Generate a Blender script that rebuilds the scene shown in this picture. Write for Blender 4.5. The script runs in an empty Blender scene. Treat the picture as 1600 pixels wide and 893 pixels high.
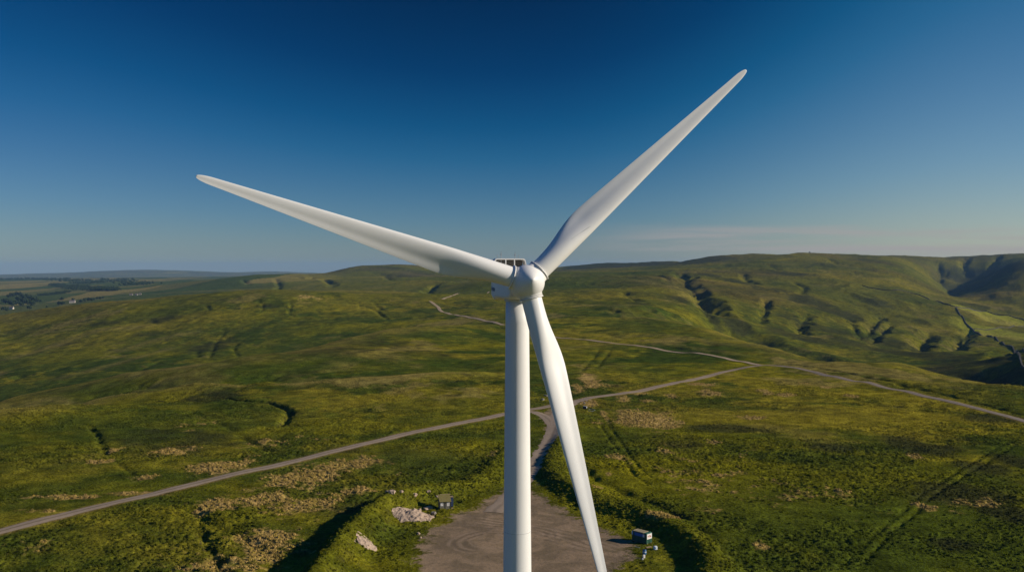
import bpy, bmesh, math, random
import numpy as np
from mathutils import Vector, Matrix

random.seed(7)
RNG = np.random.default_rng(11)
SC = bpy.context.scene
COL = SC.collection

# ------------------------------------------------------------------ helpers
F = 1500.0            # focal length in pixels of a 1600 px wide picture
CX, CY, V0 = 800.0, 446.5, 420.0
CAMZ = 76.0
PITCH = math.atan((CY - V0) / F)
CP, SP = math.cos(PITCH), math.sin(PITCH)


def vline(v):
    """slope dz/dy of the sight line through picture row v"""
    k = (CY - np.asarray(v, float)) / F
    return (-SP + k * CP) / (CP + k * SP)


def xline(u, v):
    k = (CY - np.asarray(v, float)) / F
    return (np.asarray(u, float) - CX) / F / (CP + k * SP)


def at(u, v, d):
    """world point at depth d seen through pixel (u, v)"""
    return Vector((float(xline(u, v)) * d, d, CAMZ + float(vline(v)) * d))


def tag(o, label=None, cat=None, group=None, kind=None):
    if label: o['label'] = label
    if cat: o['category'] = cat
    if group: o['group'] = group
    if kind: o['kind'] = kind
    return o


def empty(name, loc=(0, 0, 0), rz=0.0):
    o = bpy.data.objects.new(name, None)
    o.empty_display_size = 0.5
    o.location = loc
    o.rotation_euler = (0, 0, rz)
    COL.objects.link(o)
    return o


def mesh_obj(name, verts, faces, mat=None, parent=None, smooth=False):
    me = bpy.data.meshes.new(name)
    me.from_pydata([tuple(v) for v in verts], [], [tuple(f) for f in faces])
    me.update()
    if mat: me.materials.append(mat)
    if smooth:
        me.polygons.foreach_set('use_smooth', np.ones(len(me.polygons), dtype=bool))
    o = bpy.data.objects.new(name, me)
    COL.objects.link(o)
    if parent: o.parent = parent
    return o


def np_mesh(name, V, Fq, mat=None, smooth=True, parent=None):
    """fast mesh from numpy arrays; Fq is (n,3) or (n,4)"""
    me = bpy.data.meshes.new(name)
    k = Fq.shape[1]
    me.vertices.add(len(V)); me.loops.add(Fq.size); me.polygons.add(len(Fq))
    me.vertices.foreach_set('co', np.ascontiguousarray(V, dtype=np.float32).ravel())
    me.loops.foreach_set('vertex_index', np.ascontiguousarray(Fq, dtype=np.int32).ravel())
    me.polygons.foreach_set('loop_start', np.arange(0, Fq.size, k, dtype=np.int32))
    me.polygons.foreach_set('use_smooth', np.full(len(Fq), smooth, dtype=bool))
    me.update(calc_edges=True)
    if mat: me.materials.append(mat)
    o = bpy.data.objects.new(name, me)
    COL.objects.link(o)
    if parent: o.parent = parent
    return o


def bm_obj(name, bm, mat=None, parent=None, smooth=False):
    me = bpy.data.meshes.new(name)
    bm.normal_update()
    bm.to_mesh(me); bm.free()
    if mat: me.materials.append(mat)
    if smooth:
        me.polygons.foreach_set('use_smooth', np.ones(len(me.polygons), dtype=bool))
    o = bpy.data.objects.new(name, me)
    COL.objects.link(o)
    if parent: o.parent = parent
    return o


def bm_box(bm, c, s, rot=None, bevel=0.0, seg=2):
    m = Matrix.Translation(Vector(c))
    if rot is not None: m = m @ rot
    m = m @ Matrix.Diagonal((s[0], s[1], s[2], 1))
    r = bmesh.ops.create_cube(bm, size=1.0, matrix=m)
    if bevel > 0:
        es = list({e for v in r['verts'] for e in v.link_edges})
        bmesh.ops.bevel(bm, geom=es, offset=bevel, segments=seg, affect='EDGES', profile=0.5)


def bm_tube(bm, a, b, r1, r2=None, n=10):
    a, b = Vector(a), Vector(b)
    if r2 is None: r2 = r1
    d = b - a
    q = d.to_track_quat('Z', 'Y').to_matrix().to_4x4()
    bmesh.ops.create_cone(bm, cap_ends=True, segments=n, radius1=r1, radius2=r2, depth=d.length,
                          matrix=Matrix.Translation((a + b) / 2) @ q)


def box_obj(name, c, s, mat, parent=None, bevel=0.0, rot=None):
    bm = bmesh.new()
    bm_box(bm, c, s, rot, bevel)
    return bm_obj(name, bm, mat, parent)


# ------------------------------------------------------------------ noise
def _hash(ix, iy, seed):
    h = (ix.astype(np.uint32) * np.uint32(374761393) + iy.astype(np.uint32) * np.uint32(668265263)
         + np.uint32((seed * 2654435761) & 0xFFFFFFFF))
    h = (h ^ (h >> np.uint32(13))) * np.uint32(1274126177)
    h = h ^ (h >> np.uint32(16))
    return h


def noise(x, y, seed=0):
    """gradient noise, about -1..1"""
    x = np.asarray(x, np.float64); y = np.asarray(y, np.float64)
    fx = np.floor(x); fy = np.floor(y)
    ix = fx.astype(np.int64) & 0xFFFFFFFF; iy = fy.astype(np.int64) & 0xFFFFFFFF
    dx = (x - fx).astype(np.float32); dy = (y - fy).astype(np.float32)
    ux = dx * dx * dx * (dx * (dx * 6 - 15) + 10); uy = dy * dy * dy * (dy * (dy * 6 - 15) + 10)

    def g(ox, oy):
        h = _hash((ix + ox), (iy + oy), seed)
        a = (h & np.uint32(0xFFFF)).astype(np.float32) * np.float32(2 * math.pi / 65536)
        return np.cos(a) * (dx - ox) + np.sin(a) * (dy - oy)
    n00, n10, n01, n11 = g(0, 0), g(1, 0), g(0, 1), g(1, 1)
    a = n00 + ux * (n10 - n00); b = n01 + ux * (n11 - n01)
    return (a + uy * (b - a)) * np.float32(1.45)


def fbm(x, y, lam, octv=3, seed=0, gain=0.5):
    s = 0; a = 1.0; t = 0
    for i in range(octv):
        s = s + a * noise(x / lam, y / lam, seed + i * 17)
        t += a; a *= gain; lam /= 2.03
    return s / t


def sst(a, b, x):
    t = np.clip((x - a) / (b - a), 0, 1)
    return t * t * (3 - 2 * t)


# ------------------------------------------------------------------ terrain control
U = np.array([-700, -400, -200, 0, 200, 400, 600, 800, 1000, 1100, 1200, 1400, 1500, 1600, 1800, 2300], float)
ROWS = [
 # depth   -700  -400  -200    0   200   400   600   800  1000  1100  1200  1400  1500  1600  1800  2300
 (60,      None),
 (400,     None),
 (500,    [660,  655,  650,  646,  645,  647,  648,  648,  648,  648,  648,  649,  650,  650,  655,  660]),
 (600,    [700, 690, 680, 668, 632, 606, 603, 604, 606, 607, 608, 606, 603, 601, 640, 690]),
 (750,    [700, 690, 668, 638, 597, 572, 564, 568, 571, 572, 572, 567, 590, 645, 680, 720]),
 (900,    [690, 680, 680, 660, 614, 572, 542, 546, 548, 547, 546, 610, 638, 640, 590, 580]),
 (1050,   [650, 640, 625, 605, 584, 568, 523, 528, 527, 526, 545, 638, 632, 588, 558, 550]),
 (1250,   [610, 600, 590, 572, 557, 546, 523, 507, 504, 512, 562, 596, 580, 565, 545, 540]),
 (1500,   [560, 550, 538, 530, 511, 496, 494, 487, 483, 520, 552, 562, 560, 554, 535, 530]),
 (1800,   [520, 510, 500, 490, 470, 456, 464, 469, 469, 484, 510, 540, 546, 546, 528, 520]),
 (2200,   [540, 530, 522, 512, 482, 463, 452, 454, 452, 462, 476, 514, 528, 532, 520, 515]),
 (2800,   [520,  515,  510,  500,  476,  461,  457,  440,  436,  440,  446,  466,  482,  500,  505,  510]),
 (3500,   [490, 488, 486, 481, 463, 447, 440, 428, 425, 422, 422, 432, 468, 446, 468, 470]),
 (4400,   [468, 466, 465, 463, 451, 433, 432, 429, 421, 412, 402, 407, 464, 409, 404, 400]),
 (5000,   [462, 460, 459, 456, 448, 434, 425, 426, 417, 409, 397, 399, 448, 404, 402, 425]),
 (5700,   [456, 454, 453, 450, 444, 434, 426, 424, 413, 411, 403, 401, 408, 399, 398, 410]),
 (7000,   [448,  447,  446,  443,  439,  436,  425,  421,  412,  411,  408,  405,  402,  397,  396,  400]),
 (9000,   [441,  440,  439,  438,  435,  433,  430,  424,  413,  411,  411,  409,  406,  402,  398,  402]),
 (13000,  [435, 434, 434, 435, 434, 431, 430, 428, 420, 418, 416, 414, 412, 410, 408, 408]),
 (17000,  [432, 432, 432, 434, 433, 433, 432, 430, 425, 424, 422, 420, 419, 418, 416, 416]),
 (21000,  [428, 428, 429, 429, 425, 426, 427, 424, 426, 426, 426, 426, 425, 424, 424, 424]),
 (30000,  [434,  434,  434,  433,  430,  431,  431,  432,  432,  432,  432,  432,  432,  432,  432,  432]),
]
_D = np.array([r[0] for r in ROWS], float)
_Z = np.zeros((len(ROWS), len(U)))
for i, (d, vs) in enumerate(ROWS):
    if vs is not None:
        _Z[i] = CAMZ + d * vline(np.array(vs, float))


def pchip_slopes(h, dl):
    """monotone slopes along axis 0; h (n-1,), dl (n-1, m)"""
    n = len(h) + 1
    m = np.zeros((n, dl.shape[1]))
    for k in range(1, n - 1):
        w1, w2 = 2 * h[k] + h[k - 1], h[k] + 2 * h[k - 1]
        ok = dl[k - 1] * dl[k] > 0
        with np.errstate(divide='ignore', invalid='ignore'):
            m[k] = np.where(ok, (w1 + w2) / (w1 / dl[k - 1] + w2 / dl[k]), 0)
    return m


def pchip(xk, Yk, xq):
    h = np.diff(xk); dl = np.diff(Yk, axis=0) / h[:, None]
    m = pchip_slopes(h, dl)
    i = np.clip(np.searchsorted(xk, xq) - 1, 0, len(xk) - 2)
    t = np.clip((xq - xk[i]) / h[i], 0, 1)[:, None]
    hh = h[i][:, None]
    return ((2 * t**3 - 3 * t**2 + 1) * Yk[i] + (t**3 - 2 * t**2 + t) * hh * m[i]
            + (-2 * t**3 + 3 * t**2) * Yk[i + 1] + (t**3 - t**2) * hh * m[i + 1])


# dense base height table on (log depth, u)
LD = np.linspace(math.log(60), math.log(30000), 900)
UU = np.linspace(-700, 2300, 601)
_zz = pchip(np.log(_D), _Z, LD)
TAB = pchip(U, _zz.T.copy(), UU).T.copy()          # (900, 601)


def blur(a, s, axis):
    r = int(3 * s) + 1
    k = np.exp(-0.5 * (np.arange(-r, r + 1) / s)**2); k /= k.sum()
    pad = [(0, 0), (0, 0)]; pad[axis] = (r, r)
    b = np.pad(a, pad, mode='edge')
    out = np.zeros_like(a)
    for i, w in enumerate(k):
        out += w * (b[i:i + a.shape[0], :] if axis == 0 else b[:, i:i + a.shape[1]])
    return out


TAB = blur(blur(TAB, 3.0, 0), 4.5, 1)
# tops and knolls the coarse table misses: (u, depth, half width px, log-depth spread, height px)
for bu, bd, bw, bs, bh in ((585, 5100, 62, .10, 11), (660, 5300, 45, .10, 7), (1095, 4800, 38, .07, 4), (1140, 4700, 45, .07, 3), (1268, 4500, 50, .08, 4),
                           (190, 20500, 75, .12, 2.6), (275, 20500, 70, .12, 2.4), (430, 21500, 50, .12, 2.0), (60, 21500, 40, .12, 1.0), (930, 6300, 45, .12, 3), (1040, 5600, 25, .10, 2), (420, 4600, 70, .10, 3), (760, 2750, 45, .10, 4), (410, 1720, 90, .07, 2)):
    a = np.exp(-np.abs((UU[None, :] - bu) / bw)**2.6) * np.exp(-((LD[:, None] - math.log(bd)) / bs)**2)
    TAB += a * bh * np.exp(LD)[:, None] / F
TAB[:3] = 0


def zbase(x, y):
    """x, y world; y is depth (angles past 45 degrees are folded back)"""
    r = np.hypot(x, y)
    th = np.arctan2(x, y)
    thc = np.clip(th, -math.pi / 4, math.pi / 4)
    d = np.where(np.abs(th) > math.pi / 4, r * math.cos(math.pi / 4), r * np.cos(thc))
    u = CX + F * np.tan(thc)
    a = (np.log(np.clip(d, 60, 29999)) - LD[0]) / (LD[1] - LD[0])
    b = np.clip((u - UU[0]) / (UU[1] - UU[0]), 0, len(UU) - 1.001)
    i = np.clip(a.astype(int), 0, len(LD) - 2); j = b.astype(int)
    fa = a - i; fb = b - j
    return ((TAB[i, j] * (1 - fb) + TAB[i, j + 1] * fb) * (1 - fa)
            + (TAB[i + 1, j] * (1 - fb) + TAB[i + 1, j + 1] * fb) * fa)


_DG = np.exp(np.linspace(math.log(90), math.log(28000), 4000))


def ground_at(u, v, dmin=90, dmax=28000):
    """first point of the base terrain met by the sight line through (u, v)"""
    dd = _DG[(_DG >= dmin) & (_DG <= dmax)]
    x = xline(u, v) * dd
    g = zbase(x, dd) - (CAMZ + vline(v) * dd)
    k = np.argmax(g >= 0)
    if g[k] < 0: k = int(np.argmax(g))
    d = dd[k]
    if k > 0 and g[k] >= 0 > g[k - 1]:
        d = dd[k - 1] + (dd[k] - dd[k - 1]) * (-g[k - 1]) / (g[k] - g[k - 1])
    return float(xline(u, v) * d), float(d)


def path(pts, **k):
    return np.array([ground_at(u, v, **k) for u, v in pts])


def smooth_path(P, step=3.0):
    """Catmull-Rom resampling of a 2-D polyline"""
    P = np.asarray(P, float)
    Q = np.vstack([2 * P[0] - P[1], P, 2 * P[-1] - P[-2]])
    out = []
    for i in range(1, len(Q) - 2):
        n = max(2, int(np.linalg.norm(Q[i + 1] - Q[i]) / step))
        t = np.linspace(0, 1, n, endpoint=False)[:, None]
        p0, p1, p2, p3 = Q[i - 1], Q[i], Q[i + 1], Q[i + 2]
        out.append(0.5 * (2 * p1 + (p2 - p0) * t + (2 * p0 - 5 * p1 + 4 * p2 - p3) * t**2
                          + (3 * p1 - p0 - 3 * p2 + p3) * t**3))
    out.append(P[-1:])
    return np.vstack(out)


def seg_dist(x, y, P):
    """distance, run along (0..1) and signed side to polyline P; only near it, else 1e9"""
    n = len(x)
    best = np.full(n, 1e9); tt = np.zeros(n); sd = np.zeros(n)
    L = np.r_[0, np.cumsum(np.linalg.norm(np.diff(P, axis=0), axis=1))]
    for k in range(len(P) - 1):
        a, b = P[k], P[k + 1]
        ab = b - a; l2 = ab @ ab
        if l2 < 1e-9: continue
        t = np.clip(((x - a[0]) * ab[0] + (y - a[1]) * ab[1]) / l2, 0, 1)
        ex = x - a[0] - t * ab[0]; ey = y - a[1] - t * ab[1]
        dd = np.hypot(ex, ey)
        m = dd < best
        best[m] = dd[m]
        tt[m] = (L[k] + t[m] * math.sqrt(l2)) / L[-1]
        sd[m] = np.sign(ab[0] * ey[m] - ab[1] * ex[m])
    return best, tt, sd


def near(x, y, P, rad):
    lo = P.min(0) - rad; hi = P.max(0) + rad
    return np.nonzero((x > lo[0]) & (x < hi[0]) & (y > lo[1]) & (y < hi[1]))[0]


def poly_sdf(x, y, P):
    """signed distance to closed polygon, negative inside"""
    Pc = np.vstack([P, P[:1]])
    d, _, _ = seg_dist(x, y, Pc)
    ins = np.zeros(len(x), bool)
    j = len(P) - 1
    for i in range(len(P)):
        xi, yi = P[i]; xj, yj = P[j]
        c = ((yi > y) != (yj > y)) & (x < (xj - xi) * (y - yi) / (yj - yi + 1e-12) + xi)
        ins ^= c
        j = i
    return np.where(ins, -d, d)


# ------------------------------------------------------------------ lines on the land
ROAD_MAIN = smooth_path(path([(-160, 870), (-60, 845), (0, 830), (130, 797), (300, 757), (450, 722), (600, 686), (700, 664),
                              (790, 647), (850, 637), (900, 626), (1000, 609), (1100, 589), (1150, 579), (1190, 573)]))
ROAD_RIGHT = smooth_path(path([(1150, 579), (1190, 573), (1235, 576), (1300, 588), (1400, 608), (1500, 632), (1600, 659), (1720, 695)]))
TRACK_TOP = smooth_path(path([(672, 471), (684, 478), (690, 486), (707, 492), (727, 496), (760, 502), (800, 512), (870, 526),
                              (920, 533), (985, 541), (1060, 550), (1130, 562), (1190, 573)]), 6.0)
PATH_FAR = smooth_path(path([(690, 468), (712, 461), (737, 454), (764, 446)], dmax=2700), 8.0)
ROADS = [(ROAD_MAIN, 3.0), (ROAD_RIGHT, 2.7), (TRACK_TOP, 2.5), (PATH_FAR, 2.0)]

BERM_L = smooth_path(path([(470, 960), (510, 900), (548, 848), (585, 812), (618, 792), (650, 777), (700, 767), (745, 752), (775, 730), (797, 700)]))
BERM_R = smooth_path(path([(896, 652), (884, 676), (872, 702), (863, 728), (868, 747), (888, 762), (915, 778), (940, 792), (966, 797),
                           (1010, 811), (1042, 826), (1075, 843), (1097, 862), (1110, 888), (1112, 930), (1100, 990)]))
FURROW_R = smooth_path(path([(905, 715), (930, 748), (970, 766), (1015, 783), (1060, 803), (1105, 836), (1150, 880), (1180, 930)]))
DITCH_R1 = path([(1590, 680), (1500, 732), (1440, 768), (1380, 823), (1318, 886), (1300, 905)])
DITCH_R2 = path([(1603, 684), (1512, 738), (1455, 772), (1398, 826), (1340, 886), (1322, 908)])
HAG = smooth_path(path([(318, 626), (345, 622), (385, 626), (418, 628), (440, 634), (452, 640), (446, 655), (434, 668)]))
CRACK1 = smooth_path(path([(138, 664), (150, 676), (157, 694), (170, 714)]))
CRACK2 = smooth_path(path([(180, 722), (200, 736), (215, 752)]))
BROOK_L = smooth_path(path([(265, 800), (305, 815), (325, 850), (345, 885), (360, 910)]))
BROOK_L2 = smooth_path(path([(290, 795), (340, 822), (400, 850), (440, 900)]))
RUTA = smooth_path(path([(936, 655), (942, 670), (961, 697), (980, 725), (1000, 750), (1040, 770)]))
RUTB = smooth_path(path([(946, 652), (953, 667), (972, 692), (992, 720), (1012, 742), (1050, 762)]))
STRIPA = path([(938, 545), (906, 584)])
STRIPB = path([(955, 547), (930, 577)])
ROADDITCH = smooth_path(path([(1200, 566), (1235, 570), (1300, 580), (1400, 599), (1500, 622), (1600, 650), (1700, 678)]))
TRACKBANK = smooth_path(path([(870, 522), (920, 529), (985, 537), (1060, 546), (1130, 557), (1175, 565)]), 6.0)
LINES_MID = [
    (smooth_path(path([(570, 596), (640, 602), (720, 610), (790, 620)])), 2.5, 0.8),
    (smooth_path(path([(450, 718), (400, 692), (340, 660), (290, 640)])), 2.5, 1.1),
    (smooth_path(path([(760, 690), (740, 700), (700, 730), (640, 750)])), 2.0, 0.7),
    (smooth_path(path([(556, 474), (575, 480), (590, 487), (605, 500)])), 4.5, 3.0), (smooth_path(path([(582, 470), (592, 480), (606, 486)])), 4.0, 2.2),
    (smooth_path(path([(446, 470), (454, 478), (452, 490), (460, 497)])), 3.4, 2.2), (smooth_path(path([(404, 470), (411, 482), (405, 492)])), 3.4, 2.2),
    (smooth_path(path([(408, 488), (440, 489), (484, 490)])), 5.0, 2.4), (smooth_path(path([(322, 478), (328, 487)])), 4.0, 2.5),
    (smooth_path(path([(346, 508), (350, 520), (340, 532), (334, 545), (326, 562)])), 3.6, 2.4), (smooth_path(path([(306, 550), (308, 560)])), 4.0, 2.2),
    (smooth_path(path([(370, 538), (366, 548), (372, 558)])), 3.4, 2.0), (smooth_path(path([(350, 530), (358, 528)])), 4.0, 3.0), (smooth_path(path([(395, 545), (412, 540), (420, 542)])), 4.0, 2.5),
    (smooth_path(path([(435, 518), (455, 516), (466, 512)])), 4.0, 2.2), (smooth_path(path([(376, 502), (392, 500)])), 4.0, 2.0), (smooth_path(path([(232, 500), (246, 508)])), 4.0, 2.0),
    (smooth_path(path([(0, 600), (12, 596), (40, 586)])), 8.0, 4.0),
    (smooth_path(path([(215, 580), (232, 572), (250, 566)])), 6.0, 3.0),
    (smooth_path(path([(130, 622), (180, 614), (215, 606), (270, 602)], dmin=560)), 5.0, 2.0),
    (smooth_path(path([(400, 590), (440, 582), (500, 580), (560, 574)])), 5.0, 1.6),
    (smooth_path(path([(760, 507), (790, 510), (800, 512)])), 5.0, 2.0),
    (smooth_path(path([(775, 516), (790, 517)])), 6.0, 3.0),
    (smooth_path(path([(985, 545), (1005, 547)])), 4.0, 1.0),
    (smooth_path(path([(940, 520), (1010, 535), (1080, 533), (1150, 547), (1200, 556)])), 5.0, 1.4),
]
# gullies cut into the far right hillside: (pixels, width m, depth m)
GULLY = [   # pixels, width m, depth m, nearest depth
    ([(1092, 462), (1096, 474), (1104, 486), (1110, 500)], 11, 12, 1500), ([(1200, 470), (1192, 486), (1186, 505)], 10, 12, 1400),
    ([(1262, 492), (1250, 508), (1252, 524)], 13, 16, 1300), ([(1326, 498), (1338, 520), (1346, 536)], 9, 10, 1250),
    ([(1378, 490), (1362, 510), (1356, 532)], 12, 15, 1250), ([(1394, 508), (1372, 528), (1358, 540)], 9, 11, 1250),
    ([(1452, 518), (1440, 540), (1440, 552)], 15, 20, 1250), ([(1514, 516), (1494, 545), (1490, 556)], 15, 20, 1250), ([(1590, 548), (1570, 575)], 16, 20, 1250),
    ([(1456, 408), (1470, 424), (1464, 440), (1484, 452), (1490, 466)], 26, 40, 3000), ([(1512, 404), (1506, 420), (1516, 436)], 22, 26, 3600), ([(1560, 402), (1548, 420)], 22, 20, 3600),
    ([(1330, 425), (1348, 434), (1364, 441)], 8, 6, 1500), ([(1240, 440), (1255, 450), (1250, 462)], 11, 8, 1500), ([(1160, 428), (1170, 440), (1190, 446)], 12, 10, 1500),
    ([(1290, 404), (1310, 412), (1340, 416)], 14, 10, 2500), ([(1200, 414), (1215, 424)], 14, 10, 2500),
    ([(975, 460), (985, 468), (1005, 474)], 9, 9, 1200), ([(1010, 486), (1030, 492), (1055, 498)], 10, 11, 1100), ([(950, 486), (965, 490)], 8, 5, 1000),
    ([(640, 455), (672, 450), (690, 443)], 14, 14, 1500), ([(690, 455), (720, 453), (752, 447)], 14, 20, 1500), ([(660, 456), (690, 456)], 11, 10, 1500),
    ([(466, 434), (478, 436), (490, 433)], 16, 14, 2500), ([(505, 436), (515, 442), (521, 449)], 14, 14, 2500), ([(430, 436), (436, 446), (430, 455)], 10, 8, 2500),
    ([(380, 438), (388, 446)], 10, 8, 2500), ([(600, 428), (612, 440)], 12, 8, 2500),
]
GULLY = [(smooth_path(path(p, dmin=dm), 12.0), w, h) for p, w, h, dm in GULLY]
CLOUGH = smooth_path(np.array([(480, 700), (470, 850), (474, 1000), (452, 1120), (428, 1270), (392, 1450), (376, 1600), (400, 1760)]), 14.0)
CLOUGH_TOP = smooth_path(np.array([(398, 1700), (386, 1840), (405, 2000), (424, 2200), (456, 2420), (478, 2650), (524, 2900), (560, 3250)]), 14.0)
GULLY.append((CLOUGH, 56, 56))
GULLY.append((smooth_path(np.array([(474, 1000), (520, 1060), (545, 1140), (600, 1190)]), 14.0), 20, 24))
GULLY.append((smooth_path(np.array([(428, 1270), (470, 1320), (490, 1390)]), 14.0), 16, 18))
GULLY.append((smooth_path(np.array([(470, 850), (540, 900), (570, 960)]), 14.0), 20, 24))
GULLY.append((CLOUGH_TOP, 24, 30))
GULLY.append((smooth_path(np.array([(452, 2420), (430, 2600), (452, 2800), (430, 3000)]), 14.0), 13, 13))

PAD = np.vstack([path([(836, 648), (846, 660), (848, 675), (843, 695), (828, 722), (800, 748), (762, 770), (726, 792), (694, 806),
                       (668, 824), (646, 848), (638, 880), (640, 915)]),
                 np.array([[-30, 190], [-24, 140], [-20, 100], [-8, 84], [12, 84], [22, 100], [27, 140], [31, 190]]),
                 path([(965, 915), (980, 880), (1004, 868), (1012, 852), (985, 836), (945, 820), (905, 802), (876, 786), (852, 768),
                       (840, 745), (848, 718), (862, 692), (874, 668), (882, 650), (905, 633), (880, 628)])])


def path3(pts):
    return np.array([ground_at(u, v, dmax=dm) for u, v, dm in pts])


BROWS = [  # brow line, drop behind it, length of the dip
    (smooth_path(path3([(-120, 664, 600), (0, 648, 600), (60, 638, 610), (150, 632, 620), (230, 623, 640), (300, 609, 660), (390, 604, 670)]), 8.0), 7, 60),
    (smooth_path(path3([(-120, 652, 800), (20, 634, 820), (130, 610, 820), (240, 590, 830), (340, 578, 850), (430, 563, 950), (520, 547, 1020), (600, 526, 1120), (680, 514, 1180), (770, 502, 1300)]), 10.0), 17, 120),
    (smooth_path(path3([(430, 605, 700), (520, 596, 700), (620, 590, 720), (720, 584, 740), (800, 582, 740)]), 8.0), 3.0, 60),
    (smooth_path(path3([(-100, 508, 1850), (0, 493, 1850), (100, 478, 1850), (200, 463, 1850), (300, 457, 1900), (400, 454, 1900), (500, 451, 2100), (600, 454, 2300), (680, 460, 2400)]), 14.0), 34, 360),
    (smooth_path(path3([(690, 441, 2900), (740, 436, 2900), (800, 435, 3000), (870, 437, 3000)]), 14.0), 8, 260),
    (smooth_path(path3([(940, 502, 1300), (1000, 500, 1300), (1110, 509, 1280), (1200, 534, 1080), (1300, 553, 900), (1400, 566, 800), (1500, 580, 720), (1600, 604, 640), (1700, 622, 600)]), 10.0), 10, 110)]


def features(x, y):
    """berms, ditches, gullies"""
    z = np.zeros(len(x))
    wob = None
    i = near(x, y, BERM_L, 14)
    if len(i):
        d, t, s = seg_dist(x[i], y[i], BERM_L)
        d = d + 1.0 * noise(x[i] / 5, y[i] / 5, 71)
        h = np.interp(t, [0, .15, .45, .55, .7, 1], [6.0, 6.0, 5.4, 3.4, 2.0, 1.0])
        w = np.where(s > 0, 5.2, 6.5)
        z[i] += h * np.exp(-(d / w)**2 * 1.2)
    i = near(x, y, BERM_R, 16)
    if len(i):
        d, t, s = seg_dist(x[i], y[i], BERM_R)
        d = np.abs(d + 0.9 * noise(x[i] / 5, y[i] / 5, 72))
        h = np.interp(t, [0, .12, .4, .6, .8, 1], [.6, 1.3, 2.6, 3.0, 3.4, 3.8])
        inner = s < 0
        w = np.where(inner, 4.8, 8.5)
        z[i] += h * np.exp(-(d / w)**2 * 1.2)
    cut = [(FURROW_R, 2.2, 1.5), (DITCH_R1, 1.1, .7), (DITCH_R2, 1.2, .9), (CRACK1, 1.6, 1.8),
           (CRACK2, 1.5, 0.9), (BROOK_L, 1.8, 1.6), (BROOK_L2, 2.0, 1.5), (RUTA, 0.9, 0.6), (RUTB, 0.9, 0.6), (STRIPA, 2.2, 1.0),
           (STRIPB, 2.2, 1.0), (ROADDITCH, 2.2, 1.6), (TRACKBANK, 3.2, 1.6)] + LINES_MID + GULLY
    for P, w, h in cut:
        i = near(x, y, P, w * 4)
        if not len(i): continue
        d, t, s = seg_dist(x[i], y[i], P)
        e = sst(0, .12, t) * sst(0, .12, 1 - t)
        if w > 7.5:                                       # eroded cloughs: cusped and ragged
            d = np.abs(d + 0.75 * w * noise(x[i] / (w * 2.2), y[i] / (w * 2.2), 75) + .26 * w * noise(x[i] / (w * .9), y[i] / (w * 1.1), 78))
            brk = 0.72 + 0.6 * noise(x[i] / (w * 4), y[i] / (w * 6), 76)
            z[i] -= h * e * np.clip(brk, .1, 1.3) * np.maximum(0, 1 - d / (1.9 * w))**1.4
        else:
            d = np.abs(d + 0.6 * w * noise(x[i] / (w * 3), y[i] / (w * 3), 75))
            brk = 0.65 + 0.6 * noise(x[i] / (w * 5), y[i] / (w * 5), 76)
            z[i] -= h * e * np.clip(brk, 0, 1.2) * np.exp(-(d / w)**2)
    for bi, (P, h, w) in enumerate(BROWS):
        i = near(x, y, P, w * 2.4)
        if not len(i): continue
        d, t, s = seg_dist(x[i], y[i], P)
        behind = (s > 0)
        q = d / w
        z[i] += (.42 if bi < 3 else 0.0) * h * np.exp(-(d / (.75 * w))**2) * sst(0, .15, t) * sst(0, .15, 1 - t)
        z[i] -= behind * h * sst(0, .12, t) * sst(0, .12, 1 - t) * np.where(q < 2.4, (q * 2.2) * np.exp(1 - q * 2.2) * (1 - sst(1.6, 2.4, q)), 0)
    # peat hag: a broken step facing away from the sun
    i = near(x, y, HAG, 14)
    if len(i):
        d, t, s = seg_dist(x[i], y[i], HAG)
        d = np.abs(d + 1.0 * noise(x[i] / 4, y[i] / 4, 77))
        z[i] -= 2.6 * np.exp(-(d / 2.4)**2) * sst(0, .1, t) * sst(0, .1, 1 - t)
    return z


def road_fade(x, y):
    """0 on roads, 1 away"""
    f = np.ones(len(x))
    for P, w in ROADS[:3]:
        i = near(x, y, P, 14)
        if not len(i): continue
        d, _, _ = seg_dist(x[i], y[i], P)
        f[i] = np.minimum(f[i], sst(w + 0.6, w + 5, d))
    return f


def pad_sdf(x, y):
    s = np.full(len(x), 50.0)
    i = near(x, y, PAD, 25)
    if len(i):
        s[i] = poly_sdf(x[i], y[i], PAD)
    return s


def warp(x, y):
    wx = x + 60 * noise(x / 400, y / 400, 5) + 22 * noise(x / 130, y / 130, 6)
    wy = y + 60 * noise(x / 400, y / 400, 7) + 22 * noise(x / 130, y / 130, 8)
    return wx, wy


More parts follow.
